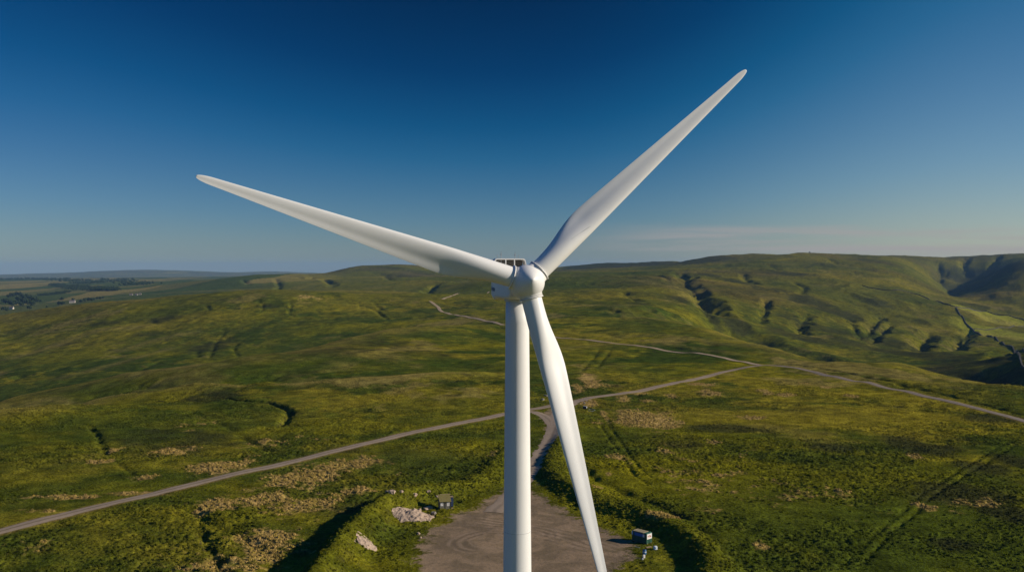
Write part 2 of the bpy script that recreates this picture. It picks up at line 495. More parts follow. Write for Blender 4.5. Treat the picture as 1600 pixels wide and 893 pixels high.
def hills(x, y):
    """broad relief that the table leaves out: growing with distance"""
    d = np.abs(y) + 0.2 * np.abs(x)
    wx, wy = warp(x, y)
    a1 = sst(600, 1800, d)
    rt = .38 + .40 * sst(-.02, .16, x / np.maximum(np.abs(y), 1))
    z = a1 * 6 * rt * noise(wx / 330, wy / 330, 21)
    rid = 1 - np.abs(noise(wx / 210, wy / 300, 22)) * 2
    z = z + a1 * 6 * rt * np.clip(rid, -1, 1)
    rid2 = 1 - np.abs(noise(wx / 75, wy / 110, 23)) * 2
    z = z + sst(500, 1500, d) * 2.6 * rt * rid2
    z = z + sst(3000, 6000, d) * 9 * noise(wx / 900, wy / 900, 24) * (1 - sst(9000, 14000, d))
    z = z + sst(3000, 5000, d) * 5 * noise(wx / 300, wy / 300, 25)
    rg = 1 - np.abs(noise(wx / 38, wy / 60, 29)) * 2.2
    z = z + sst(420, 800, d) * (1 - sst(3500, 5000, d)) * (.35 + .7 * rt) * np.clip(rg, -1, .8)
    z = z + sst(700, 1200, d) * (1 - sst(3500, 5000, d)) * .6 * noise(x / 26, y / 40, 30)
    z = z + (1 - a1) * 0.9 * noise(x / 70, y / 70, 26) * sst(230, 320, d)
    z = z + 0.35 * noise(x / 22, y / 22, 27) * sst(200, 300, d)
    # a deep clough with a shaded flank on the far right
    k = .35 * sst(60, 260, x - 0.30 * y) * sst(900, 1200, y) * (1 - sst(3000, 4200, y))
    r = noise(wx / 120, wy / 160, 28)
    z = z + k * (14 * (1 - np.abs(r) * 2.2))
    return z


def roughness(x, y):
    """tussocky ground against smooth grazed ground, 0.1 to 1.5"""
    return .12 + 1.4 * sst(-.32, .42, noise(x / 52, y / 52, 31) + .7 * noise(x / 140, y / 140, 36) + .4 * noise(x / 18, y / 18, 37) + .1)


def micro(x, y, sp):
    """tussocks and hummocks; waves shorter than the mesh spacing sp fade out"""
    z = np.zeros(len(x))
    rough = roughness(x, y)
    for lam, amp, sd in ((12.0, 0.30, 32), (6.0, 0.34, 33), (3.0, 0.33, 34), (1.5, 0.20, 35)):
        k = sst(1.6, 3.5, lam / sp)
        n = noise(x / lam, y / (lam * 0.8), sd)
        z += k * amp * rough * (np.abs(n) * 1.6 - .5 if lam < 4 else n)
    return z


def terrain(x, y, sp=None):
    x = np.asarray(x, float); y = np.asarray(y, float)
    z = zbase(x, y) + hills(x, y)
    fr = road_fade(x, y)
    ps = pad_sdf(x, y)
    off = sst(-3, 5, ps)
    z = z + features(x, y) * sst(-4, 1, ps) * (0.05 + 0.95 * fr)
    if sp is not None:
        z = z + micro(x, y, sp) * fr * (0.10 + 0.90 * off)
    near_t = sst(100, 240, np.hypot(x, y))
    return z * near_t


# ------------------------------------------------------------------ ground cover masks
def blob(x, y, u, v, w, h):
    """soft ellipse lying on the ground around pixel (u, v), half-size w, h pixels"""
    cx, cy = ground_at(u, v)
    sx = w / F * cy
    sy = abs(ground_at(u, v - h)[1] - ground_at(u, v + h)[1]) / 2 + 1
    return np.exp(-(((x - cx) / sx)**2 + ((y - cy) / sy)**2) * 1.1)


TAN = [(1012, 658, 60, 14, 1.5), (985, 647, 30, 8, 1), (920, 630, 16, 9, 1.3), (945, 651, 6, 9, 1.3), (975, 624, 14, 7, 1.2), (1002, 612, 26, 4, 1),
       (1090, 600, 26, 4, 1.2), (1108, 613, 24, 6, 1.2), (1012, 627, 16, 3, 1), (1050, 617, 12, 3, 1), (1195, 614, 15, 4, 1.3),
       (1228, 618, 16, 3, 1.1), (1258, 601, 14, 2, 1), (1292, 606, 15, 3, 1.2), (1330, 619, 15, 3, 1.2), (1175, 651, 26, 4, .9),
       (1115, 690, 14, 4, .9), (1040, 705, 20, 5, .8), (265, 705, 32, 9, 1.2), (158, 722, 24, 4, 1.5), (180, 704, 8, 3, 1.2),
       (345, 728, 60, 11, 1.2), (385, 720, 25, 8, 1), (230, 745, 30, 5, .9), (455, 752, 60, 24, 1.0), (400, 778, 80, 26, 1.0),
       (500, 738, 45, 18, 1.0), (570, 722, 40, 10, .7), (610, 742, 40, 8, .7), (345, 790, 55, 16, 1.2), (480, 790, 60, 16, .9),
       (110, 775, 70, 5, 1), (60, 798, 50, 6, 1), (200, 770, 60, 5, .8), (420, 850, 90, 30, .8), (330, 880, 90, 25, .8), (50, 850, 80, 20, .5),
       (612, 770, 20, 4, 1), (560, 765, 30, 6, .9), (960, 712, 25, 5, 1), (950, 741, 12, 5, .8), (1030, 815, 30, 10, .9), (935, 765, 20, 5, .8),
       (1140, 745, 140, 55, .38), (1290, 770, 100, 40, .34), (1450, 790, 20, 8, .8), (1520, 785, 60, 18, .6), (1190, 852, 12, 6, 1),
       (1430, 715, 30, 8, .6), (920, 594, 20, 12, 1.3), (903, 606, 12, 8, 1.2), (440, 690, 60, 10, .6), (770, 712, 12, 10, .9),
       (480, 467, 30, 4, .8), (1120, 775, 40, 18, .5), (1010, 730, 60, 20, .4), (320, 660, 40, 12, .6)]
DARKP = [(1420, 690, 40, 12, 1), (1450, 700, 60, 14, .9), (1500, 770, 90, 22, .9), (1580, 800, 50, 20, .8), (1540, 730, 60, 14, .8),
         (1130, 668, 70, 10, .9), (1060, 690, 60, 14, .6), (1300, 700, 50, 14, .6), (1480, 850, 60, 14, .6), (1590, 720, 40, 14, .8),
         (1550, 655, 60, 10, .8), (300, 690, 120, 30, .55), (240, 680, 80, 20, .5), (330, 620, 60, 10, .7), (500, 560, 120, 10, .6),
         (600, 545, 120, 12, .5), (660, 555, 90, 10, .5), (560, 700, 60, 14, .5), (540, 800, 70, 20, .6), (1260, 640, 60, 8, .4)]
FARDARK = [(1265, 470, 40, 8, 1), (1310, 490, 40, 8, 1), (1370, 475, 30, 6, .7), (1240, 430, 50, 6, .7), (1290, 415, 50, 6, .5), (1240, 500, 40, 10, .6),  # heather patches, plus ravine and scarp shade painted in as dark colour
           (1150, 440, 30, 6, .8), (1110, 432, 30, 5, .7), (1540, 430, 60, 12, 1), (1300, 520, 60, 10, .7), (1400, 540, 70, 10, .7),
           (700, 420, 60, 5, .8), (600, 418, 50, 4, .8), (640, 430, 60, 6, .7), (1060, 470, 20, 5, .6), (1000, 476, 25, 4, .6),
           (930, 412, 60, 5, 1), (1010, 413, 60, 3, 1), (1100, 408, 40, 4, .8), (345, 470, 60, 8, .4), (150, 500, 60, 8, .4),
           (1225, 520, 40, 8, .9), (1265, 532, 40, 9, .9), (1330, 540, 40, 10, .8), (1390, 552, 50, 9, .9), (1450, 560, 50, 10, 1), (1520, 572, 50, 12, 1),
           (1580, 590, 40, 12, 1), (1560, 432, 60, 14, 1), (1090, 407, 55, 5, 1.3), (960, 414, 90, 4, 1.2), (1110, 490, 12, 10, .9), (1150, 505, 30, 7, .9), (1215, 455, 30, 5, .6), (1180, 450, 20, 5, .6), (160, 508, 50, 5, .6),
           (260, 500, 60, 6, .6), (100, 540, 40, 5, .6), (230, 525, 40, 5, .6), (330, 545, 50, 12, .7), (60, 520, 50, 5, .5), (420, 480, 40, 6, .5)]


CRESTS = [(smooth_path(path(p), 8.0), w, k) for p, w, k in (
    ([(0, 647), (60, 637), (150, 631), (230, 622), (300, 608), (380, 604)], 6, .55),
    ([(40, 628), (130, 606), (200, 598), (240, 592), (330, 578), (420, 565)], 9, .6),
    ([(430, 560), (520, 545), (600, 524), (680, 512), (760, 500)], 14, .5),
    ([(0, 492), (100, 478), (200, 463), (300, 456), (400, 453)], 22, .6),
    ([(20, 560), (90, 540), (150, 520), (230, 512)], 18, .5), ([(180, 552), (250, 532), (300, 520)], 14, .45),
    ([(100, 590), (170, 572), (260, 548)], 12, .5),
    ([(560, 600), (640, 590), (720, 585)], 8, .35), ([(400, 570), (480, 560), (560, 551)], 8, .4),
    ([(880, 545), (960, 538), (1050, 541), (1150, 556)], 8, .35), ([(960, 525), (1060, 527), (1130, 540)], 10, .4),
    ([(1210, 560), (1300, 575), (1400, 590), (1500, 606)], 8, .3), ([(1000, 440), (1060, 455), (1080, 472)], 30, .4),
    ([(1350, 436), (1450, 458), (1560, 484)], 28, .5), ([(1540, 498), (1600, 512)], 60, .55), ([(1540, 525), (1600, 535)], 40, .45),
    ([(540, 420), (620, 424), (680, 432)], 60, .35), ([(690, 440), (740, 436)], 40, .4))]


BIAS = [(540, 612, 210, 34, 1.0), (640, 560, 160, 25, .35), (250, 452, 260, 14, .25), (720, 500, 100, 20, .35), (1575, 512, 60, 22, .8), (560, 470, 120, 15, .5), (900, 520, 120, 15, .5),
        (960, 590, 70, 25, .6), (1230, 640, 160, 30, .5), (1480, 620, 100, 16, .5), (1350, 465, 120, 16, .35), (1560, 510, 60, 16, .6),
        (120, 740, 220, 50, -.3), (250, 660, 120, 30, -.4), (1350, 800, 280, 80, -.75), (1560, 840, 160, 80, -.9), (1100, 820, 150, 50, -.5), (100, 860, 220, 50, -.35), (420, 820, 150, 50, -.2), (1000, 500, 80, 12, -.45), (1150, 530, 70, 10, -.4),
        (200, 500, 160, 20, -.25), (140, 560, 120, 20, -.4), (1000, 680, 120, 30, -.3), (640, 720, 100, 25, -.3)]


def masks(x, y):
    n = len(x)
    tan = np.zeros(n); dark = np.zeros(n)
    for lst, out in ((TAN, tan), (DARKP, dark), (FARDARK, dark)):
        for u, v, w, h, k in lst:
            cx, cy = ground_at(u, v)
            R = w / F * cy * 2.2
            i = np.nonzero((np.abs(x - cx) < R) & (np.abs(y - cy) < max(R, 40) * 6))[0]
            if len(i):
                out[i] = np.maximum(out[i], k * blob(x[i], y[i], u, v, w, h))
    n1 = fbm(x, y, 9, 3, 41); n2 = fbm(x, y, 3.2, 2, 42)
    t = sst(0.22, 0.72, 1.05 * tan + 0.62 * n1 + 0.5 * n2 + 0.6 * fbm(x, y, 26, 2, 45) - 0.24)
    t *= sst(0.04, 0.16, tan)
    b = fbm(x, y, 55, 3, 43)
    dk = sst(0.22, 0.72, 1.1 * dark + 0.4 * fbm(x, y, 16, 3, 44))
    return t, dk, b


GREEN_A = np.array([0.178, 0.158, 0.006])      # sunny yellow green
GREEN_B = np.array([0.059, 0.075, 0.008])      # deeper green
OLIVE = np.array([0.235, 0.182, 0.016])        # dry olive
TANC = np.array([0.42, 0.275, 0.095])          # dead rush and grass
DARKC = np.array([0.034, 0.036, 0.012])        # heather and bog, also painted shade of ravine and scarp
BROWN = np.array([0.110, 0.072, 0.026])        # far heather moor
FARG = np.array([0.098, 0.098, 0.012])
PALE = np.array([0.24, 0.19, 0.06])
EARTH = np.array([0.035, 0.026, 0.016])


def mix(a, b, t):
    return a + (b - a) * np.asarray(t)[:, None]


def albedo(x, y, slope):
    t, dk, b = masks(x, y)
    d = np.hypot(x, y)
    wx, wy = warp(x, y)
    m1 = fbm(wx, wy, 120, 4, 51); m2 = fbm(x, y, 28, 3, 52); m3 = fbm(x, y, 7, 2, 53)
    c = mix(np.tile(GREEN_B, (len(x), 1)), GREEN_A, sst(-.30, .62, m1 + .5 * m2))
    c = mix(c, OLIVE, 0.62 * sst(0.05, .6, fbm(wx, wy, 260, 3, 54) + .35 * m2 + .2 * m3 + .12))
    pd = np.zeros(len(x)); dd_ = np.zeros(len(x))
    for u, v, w, h, k in BIAS:
        g = k * blob(x, y, u, v, w, h)
        pd += np.maximum(g, 0); dd_ += np.maximum(-g, 0)
    c = mix(c, OLIVE * np.array([.95, .98, .9]), np.clip(pd * (.75 + .6 * m2), 0, .9))
    c = mix(c, GREEN_B * np.array([.95, 1.0, .95]), np.clip(dd_ * (.8 + .5 * m2), 0, .85))
    # broken streaks of rush and bleached grass at middle distance
    md = sst(330, 620, d) * (1 - sst(3500, 5500, d))
    q1 = fbm(wx, wy * .8, 95, 6, 59, .66) + .35 * fbm(x, y, 260, 2, 64); q2 = fbm(wx + 300, wy * .6, 120, 6, 60, .66) + .35 * fbm(x, y, 320, 2, 65)
    c = mix(c, GREEN_B * np.array([.62, .78, .8]), .85 * md * sst(.10, .24, q1))
    c = mix(c, np.array([.235, .178, .050]), .62 * md * sst(.16, .28, q2))
    c = c * (1 + .42 * md * fbm(x, y * .6, 14, 3, 73, .7))[:, None]
    q3 = fbm(wx, wy, 26, 4, 70, .6)
    c = mix(c, DARKC, .8 * md * sst(.36, .46, q3))
    # tussock speckle near by
    c = c * (1 + 0.30 * m3 + 0.12 * m2)[:, None]
    # far moor colours
    far = sst(1100, 2600, d)
    fc = mix(np.tile(FARG, (len(x), 1)), OLIVE, sst(-.2, .5, fbm(wx, wy, 500, 4, 56)))
    fc = mix(fc, BROWN, 0.85 * sst(.05, .45, fbm(wx, wy, 700, 4, 57) + sst(0, 120, zbase(x, y)) * .18))
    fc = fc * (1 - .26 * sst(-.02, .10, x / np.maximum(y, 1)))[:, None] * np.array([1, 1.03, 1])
    fc = fc * (1 + .35 * fbm(wx, wy, 90, 3, 58))[:, None]
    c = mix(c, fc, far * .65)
    # farmland far left: fields in patches
    fm = sst(2600, 3600, y) * sst(0, 500, -x - 0.16 * y) * (1 - sst(11000, 15000, y))
    fx, fy = x + 90 * noise(x / 500, y / 500, 61), y + 160 * noise(x / 600, y / 600, 62)
    cell = _hash(np.floor(fx / 260).astype(np.int64) & 0xFFFFFFFF, np.floor(fy / 620).astype(np.int64) & 0xFFFFFFFF, 63)
    q = (cell & np.uint32(1023)).astype(float) / 1023
    fcol = mix(np.tile(np.array([0.055, 0.085, 0.026]), (len(x), 1)), PALE, sst(.45, .9, q))
    c = mix(c, fcol, fm * .85)
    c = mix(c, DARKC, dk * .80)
    for u, v, w, h in ((1562, 500, 46, 9), (1578, 529, 42, 11), (1530, 492, 30, 5)):
        k = sst(.15, .35, blob(x, y, u, v, w, h) + .08 * m2) * .9
        c = mix(c, np.array([.215, .215, .020]), k)
    # bare peat on the steepest bits near by
    c = mix(c, EARTH, sst(.75, 1.3, slope) * .8 * (1 - sst(900, 1500, d)))
    c = mix(c, mix(np.tile(TANC, (len(x), 1)), OLIVE, sst(-.3, .6, m3) * .45), t * .9)
    # lines of pale grass beside the roads
    for P, w in ROADS[:2]:
        i = near(x, y, P, 12)
        if len(i):
            dd, _, _ = seg_dist(x[i], y[i], P)
            k = (1 - sst(w, w + 2.4, dd)) * (.45 + .5 * fbm(x[i], y[i], 6, 2, 66))
            c[i] = mix(c[i], TANC * .75, np.clip(k, 0, .8))
    for P, h, w in BROWS:  # dry brow fronts painted sunlit pale, wet swales behind painted shade-dark
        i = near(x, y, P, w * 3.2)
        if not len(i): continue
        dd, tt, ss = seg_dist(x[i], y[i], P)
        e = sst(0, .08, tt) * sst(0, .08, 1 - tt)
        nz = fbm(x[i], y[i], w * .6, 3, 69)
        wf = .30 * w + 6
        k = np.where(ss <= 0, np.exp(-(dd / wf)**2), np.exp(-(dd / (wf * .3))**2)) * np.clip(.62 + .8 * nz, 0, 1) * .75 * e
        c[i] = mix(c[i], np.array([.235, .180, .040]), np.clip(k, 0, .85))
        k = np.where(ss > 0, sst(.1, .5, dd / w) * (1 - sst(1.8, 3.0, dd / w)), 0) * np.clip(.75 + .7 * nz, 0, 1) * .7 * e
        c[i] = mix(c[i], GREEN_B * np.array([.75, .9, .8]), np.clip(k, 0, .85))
    # bleached grass and sunlit edges painted pale along the brows
    for P, w, k0 in CRESTS:
        i = near(x, y, P, w * 3)
        if len(i):
            dd, tt, _ = seg_dist(x[i], y[i], P)
            k = k0 * np.exp(-(dd / w)**2) * np.clip(.75 + .7 * fbm(x[i], y[i], w * 1.5, 3, 68), 0, 1)
            c[i] = mix(c[i], np.array([.25, .19, .055]), np.clip(k, 0, .9))
    # lush grass on the bank round the turning ground
    for P in (BERM_L, BERM_R):
        i = near(x, y, P, 14)
        if len(i):
            dd, _, _ = seg_dist(x[i], y[i], P)
            k = np.exp(-(dd / 6)**2) * (.7 + .5 * fbm(x[i], y[i], 5, 2, 67))
            c[i] = mix(c[i], np.array([0.120, 0.120, 0.008]), np.clip(k, 0, 1) * (1 - t[i]))
    return np.clip(c, .004, .6), t


# ------------------------------------------------------------------ materials
def mat_new(name):
    m = bpy.data.materials.new(name)
    m.use_nodes = True
    nt = m.node_tree
    b = nt.nodes['Principled BSDF']
    return m, nt, b


def plain(name, col, rough=0.6, spec=0.3, metal=0.0, var=0.12, scale=3.0, bump=0.0):
    """coloured material with a little procedural unevenness"""
    m, nt, b = mat_new(name)
    tc = nt.nodes.new('ShaderNodeTexCoord')
    n = nt.nodes.new('ShaderNodeTexNoise')
    n.inputs['Scale'].default_value = scale; n.inputs['Detail'].default_value = 5
    nt.links.new(tc.outputs['Object'], n.inputs['Vector'])
    r = nt.nodes.new('ShaderNodeMapRange')
    r.inputs[1].default_value = .25; r.inputs[2].default_value = .75
    r.inputs[3].default_value = 1 - var; r.inputs[4].default_value = 1 + var
    nt.links.new(n.outputs['Fac'], r.inputs[0])
    mx = nt.nodes.new('ShaderNodeVectorMath'); mx.operation = 'SCALE'
    mx.inputs[0].default_value = col[:3]
    nt.links.new(r.outputs[0], mx.inputs['Scale'])
    nt.links.new(mx.outputs[0], b.inputs['Base Color'])
    b.inputs['Roughness'].default_value = rough
    b.inputs['Specular IOR Level'].default_value = spec
    b.inputs['Metallic'].default_value = metal
    if bump:
        bp = nt.nodes.new('ShaderNodeBump'); bp.inputs['Strength'].default_value = bump
        bp.inputs['Distance'].default_value = .05
        nt.links.new(n.outputs['Fac'], bp.inputs['Height'])
        nt.links.new(bp.outputs[0], b.inputs['Normal'])
    return m


def nd(nt, typ, **k):
    n = nt.nodes.new(typ)
    for a, v in k.items(): setattr(n, a, v)
    return n


def noise_node(nt, pos, scale, detail=3, rough=.55, dist=0.0):
    n = nd(nt, 'ShaderNodeTexNoise')
    n.inputs['Scale'].default_value = scale; n.inputs['Detail'].default_value = detail
    n.inputs['Roughness'].default_value = rough; n.inputs['Distortion'].default_value = dist
    nt.links.new(pos, n.inputs['Vector'])
    return n.outputs['Fac']


def maprange(nt, v, a, b, c, d):
    r = nd(nt, 'ShaderNodeMapRange', interpolation_type='SMOOTHSTEP')
    nt.links.new(v, r.inputs[0])
    for i, x in zip((1, 2, 3, 4), (a, b, c, d)): r.inputs[i].default_value = x
    return r.outputs[0]


def math_node(nt, op, a, b=None):
    n = nd(nt, 'ShaderNodeMath', operation=op)
    for i, s in enumerate((a, b)):
        if s is None: continue
        if isinstance(s, (int, float)): n.inputs[i].default_value = s
        else: nt.links.new(s, n.inputs[i])
    return n.outputs[0]


def mixcol(nt, f, a, b):
    n = nd(nt, 'ShaderNodeMix', data_type='RGBA')
    for i, s in ((0, f), (6, a), (7, b)):
        if isinstance(s, (int, float)): n.inputs[i].default_value = s
        elif isinstance(s, tuple): n.inputs[i].default_value = (*s, 1)
        else: nt.links.new(s, n.inputs[i])
    return n.outputs[2]


def ground_material():
    m, nt, b = mat_new('moor_ground')
    geo = nd(nt, 'ShaderNodeNewGeometry')
    pos = geo.outputs['Position']
    at_ = nd(nt, 'ShaderNodeAttribute', attribute_name='albedo')
    pad = nd(nt, 'ShaderNodeAttribute', attribute_name='pad').outputs['Fac']
    # grass: fine speckle over the mapped colour
    n1 = noise_node(nt, pos, 0.9, 4, .6); n2 = noise_node(nt, pos, 3.0, 3, .6)
    n3 = noise_node(nt, pos, .11, 6, .68)
    k = math_node(nt, 'MULTIPLY', maprange(nt, n1, .25, .75, .55, 1.45), math_node(nt, 'MULTIPLY', maprange(nt, n2, .25, .75, .72, 1.28), maprange(nt, n3, .28, .72, .58, 1.36)))
    vs = nd(nt, 'ShaderNodeVectorMath', operation='SCALE')
    nt.links.new(at_.outputs['Color'], vs.inputs[0]); nt.links.new(k, vs.inputs['Scale'])
    # gravel
    g1 = noise_node(nt, pos, .12, 5, .6, .6); g2 = noise_node(nt, pos, 1.1, 5, .65); g3 = noise_node(nt, pos, 6, 3)
    gr = mixcol(nt, maprange(nt, g1, .38, .62, 0, 1), (.195, .142, .088), (.30, .21, .130))
    gr = mixcol(nt, maprange(nt, g2, .45, .75, 0, .55), gr, (.105, .078, .055))
    # tyre rings of vehicles that turned here
    for cx, cy, per, lo, hi, sx in RINGS:
        wv = nd(nt, 'ShaderNodeVectorMath', operation='SUBTRACT')
        nt.links.new(pos, wv.inputs[0]); wv.inputs[1].default_value = (cx, cy, 0)
        sc = nd(nt, 'ShaderNodeVectorMath', operation='MULTIPLY')
        nt.links.new(wv.outputs[0], sc.inputs[0]); sc.inputs[1].default_value = (sx, 1, 0)
        ln = nd(nt, 'ShaderNodeVectorMath', operation='LENGTH')
        nt.links.new(sc.outputs[0], ln.inputs[0])
        rr = math_node(nt, 'ADD', ln.outputs['Value'], math_node(nt, 'MULTIPLY', noise_node(nt, pos, .06, 2), 4.0))
        s = math_node(nt, 'SINE', math_node(nt, 'MULTIPLY', rr, 2 * math.pi / per))
        band = math_node(nt, 'MULTIPLY', maprange(nt, rr, lo, lo + 1.5, 0, 1), maprange(nt, rr, hi - 1.5, hi, 1, 0))
        brk = maprange(nt, noise_node(nt, pos, .10, 3), .42, .60, 0, 1)
        f = math_node(nt, 'MULTIPLY', math_node(nt, 'MULTIPLY', maprange(nt, s, .1, .9, 0, 1), band), brk)
        gr = mixcol(nt, math_node(nt, 'MULTIPLY', f, .52), gr, (.31, .225, .155))
        f2 = math_node(nt, 'MULTIPLY', math_node(nt, 'MULTIPLY', maprange(nt, s, -.9, -.2, 1, 0), band), brk)
        gr = mixcol(nt, math_node(nt, 'MULTIPLY', f2, .4), gr, (.095, .073, .055))
    # weedy patches on the gravel
    wd = maprange(nt, noise_node(nt, pos, .16, 5, .65), .52, .64, 0, 1)
    edge = math_node(nt, 'ADD', pad, math_node(nt, 'MULTIPLY', math_node(nt, 'SUBTRACT', noise_node(nt, pos, .45, 5, .65), .5), 1.1))
    edge = math_node(nt, 'ADD', edge, math_node(nt, 'MULTIPLY', math_node(nt, 'SUBTRACT', noise_node(nt, pos, .11, 3, .5), .5), .9))
    on = maprange(nt, edge, .42, .62, 0, 1)
    weak = maprange(nt, pad, .55, 1.0, .9, .15)
    gr = mixcol(nt, math_node(nt, 'MULTIPLY', wd, weak), gr, (.075, .066, .018))
    col = mixcol(nt, on, vs.outputs[0], gr)
    nt.links.new(col, b.inputs['Base Color'])
    b.inputs['Roughness'].default_value = .95
    b.inputs['IOR'].default_value = 1.0
    # bump
    h = math_node(nt, 'ADD', math_node(nt, 'MULTIPLY', n1, 1.0), math_node(nt, 'MULTIPLY', n2, .45))
    h = math_node(nt, 'MULTIPLY', h, maprange(nt, pad, .3, .8, 1.0, .22))
    bp = nd(nt, 'ShaderNodeBump'); bp.inputs['Strength'].default_value = .9; bp.inputs['Distance'].default_value = .55
    nt.links.new(h, bp.inputs['Height']); nt.links.new(bp.outputs[0], b.inputs['Normal'])
    return m


def road_material(name, lane, mid, edge_c):
    """uses attribute 'across' (-1..1) for wheel tracks and a worn crown"""
    m, nt, b = mat_new(name)
    geo = nd(nt, 'ShaderNodeNewGeometry'); pos = geo.outputs['Position']
    ac = nd(nt, 'ShaderNodeAttribute', attribute_name='across').outputs['Fac']
    a = math_node(nt, 'ABSOLUTE', math_node(nt, 'ADD', ac, math_node(nt, 'MULTIPLY', math_node(nt, 'SUBTRACT', noise_node(nt, pos, .25, 3), .5), .5)))
    n = noise_node(nt, pos, .7, 5, .65); n2 = noise_node(nt, pos, .08, 3)
    c = mixcol(nt, maprange(nt, a, .05, .30, 0, 1), mid, lane)
    c = mixcol(nt, maprange(nt, a, .72, .98, 0, 1), c, edge_c)
    c = mixcol(nt, maprange(nt, n, .35, .75, 0, .5), c, tuple(x * .62 for x in lane))
    c = mixcol(nt, maprange(nt, n2, .4, .7, 0, .35), c, tuple(x * 1.2 for x in lane))
    nt.links.new(c, b.inputs['Base Color'])
    b.inputs['Roughness'].default_value = .95; b.inputs['Specular IOR Level'].default_value = .1
    bp = nd(nt, 'ShaderNodeBump'); bp.inputs['Strength'].default_value = .4; bp.inputs['Distance'].default_value = .1
    nt.links.new(n, bp.inputs['Height']); nt.links.new(bp.outputs[0], b.inputs['Normal'])
    return m


def attr_material(name, rough=.9, transl=0.0):
    m, nt, b = mat_new(name)
    a = nd(nt, 'ShaderNodeAttribute', attribute_name='albedo')
    geo = nd(nt, 'ShaderNodeNewGeometry')
    n = noise_node(nt, geo.outputs['Position'], 2.5, 3)
    vs = nd(nt, 'ShaderNodeVectorMath', operation='SCALE')
    nt.links.new(a.outputs['Color'], vs.inputs[0]); nt.links.new(maprange(nt, n, .25, .75, .75, 1.25), vs.inputs['Scale'])
    nt.links.new(vs.outputs[0], b.inputs['Base Color'])
    b.inputs['Roughness'].default_value = rough; b.inputs['IOR'].default_value = 1.0
    return m


def set_attr(me, name, data, typ='FLOAT'):
    a = me.attributes.new(name, 'FLOAT_COLOR' if typ == 'COLOR' else 'FLOAT', 'POINT')
    if typ == 'COLOR':
        c = np.ones((len(data), 4), np.float32); c[:, :3] = data
        a.data.foreach_set('color', c.ravel())
    else:
        a.data.foreach_set('value', np.asarray(data, np.float32))


rc1 = ground_at(768, 846); rc2 = ground_at(800, 815); rc3 = ground_at(842, 840)
RINGS = [(rc1[0], rc1[1], 2.6, 7.0, 15.5, 1.0), (rc3[0] - 2, rc3[1] + 4, 2.4, 4.0, 11.0, 1.0), (rc2[0] - 30, rc2[1] - 62, 2.8, 60, 73, 1.0)]
M_GROUND = ground_material()

# ------------------------------------------------------------------ the ground
def build_ground():
    us = np.r_[np.linspace(-700, -80, 90, endpoint=False), np.arange(-80, 1680.1, 1.55), np.linspace(1690, 2300, 90)]
    th = np.arctan((us - CX) / F)
    extra = np.linspace(math.pi / 4, 2 * math.pi - math.pi / 4, 150)[1:-1]
    th = np.r_[th, extra]                                   # once round
    ld = np.r_[np.arange(math.log(70), math.log(215), .022), np.arange(math.log(215), math.log(700), .0023),
               np.arange(math.log(700), math.log(3000), .0043), np.arange(math.log(3000), math.log(28500), .010)]
    dd = np.exp(ld)
    nr, nc = len(dd), len(th)
    c45 = math.cos(math.pi / 4)
    cosc = np.where(np.cos(th) < c45 - 1e-9, c45, np.cos(th))
    R = dd[:, None] / cosc[None, :]
    X = (R * np.sin(th)).ravel(); Y = (R * np.cos(th)).ravel()
    sp = np.repeat(np.gradient(dd), nc)
    Z = terrain(X, Y, sp)
    V = np.c_[X, Y, Z]
    # slope for colouring
    G = Z.reshape(nr, nc)
    gy = np.gradient(G, axis=0) / np.gradient(dd)[:, None]
    gx = np.gradient(G, axis=1) / np.maximum(np.gradient(th)[None, :] * R, 1e-3)
    slope = np.hypot(gx, gy).ravel()
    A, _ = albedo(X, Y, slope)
    ps = pad_sdf(X, Y)
    padm = 1 - sst(-12.0, 7.0, ps + 3.0 * fbm(X, Y, 16, 3, 46))
    idx = np.arange(nr * nc).reshape(nr, nc)
    nxt = np.roll(idx, -1, axis=1)
    Q = np.stack([idx[:-1].ravel(), nxt[:-1].ravel(), nxt[1:].ravel(), idx[1:].ravel()], axis=1)
    Q = Q[:, ::-1] if False else Q
    onpad = (ps < 0)[Q].mean(1) > .5
    for name, sel in (('ground', ~onpad), ('gravel_pad', onpad)):
        q = Q[sel]
        used, inv = np.unique(q, return_inverse=True)
        o = np_mesh(name, V[used], inv.reshape(q.shape).astype(np.int32), M_GROUND)
        set_attr(o.data, 'albedo', A[used], 'COLOR'); set_attr(o.data, 'pad', padm[used])
        tag(o, kind='structure')
    # the disc under the camera and the tower foot
    ring = V[:nc]
    n0 = len(ring)
    Vc = np.vstack([ring, [[0, 0, 0]]])
    Fc = np.array([[i, n0, (i + 1) % n0] for i in range(n0)], np.int32)
    o = np_mesh('ground', Vc, Fc[:, ::-1], M_GROUND)
    set_attr(o.data, 'albedo', np.tile(GREEN_A, (len(Vc), 1)), 'COLOR'); set_attr(o.data, 'pad', np.zeros(len(Vc)))
    tag(o, kind='structure')


build_ground()

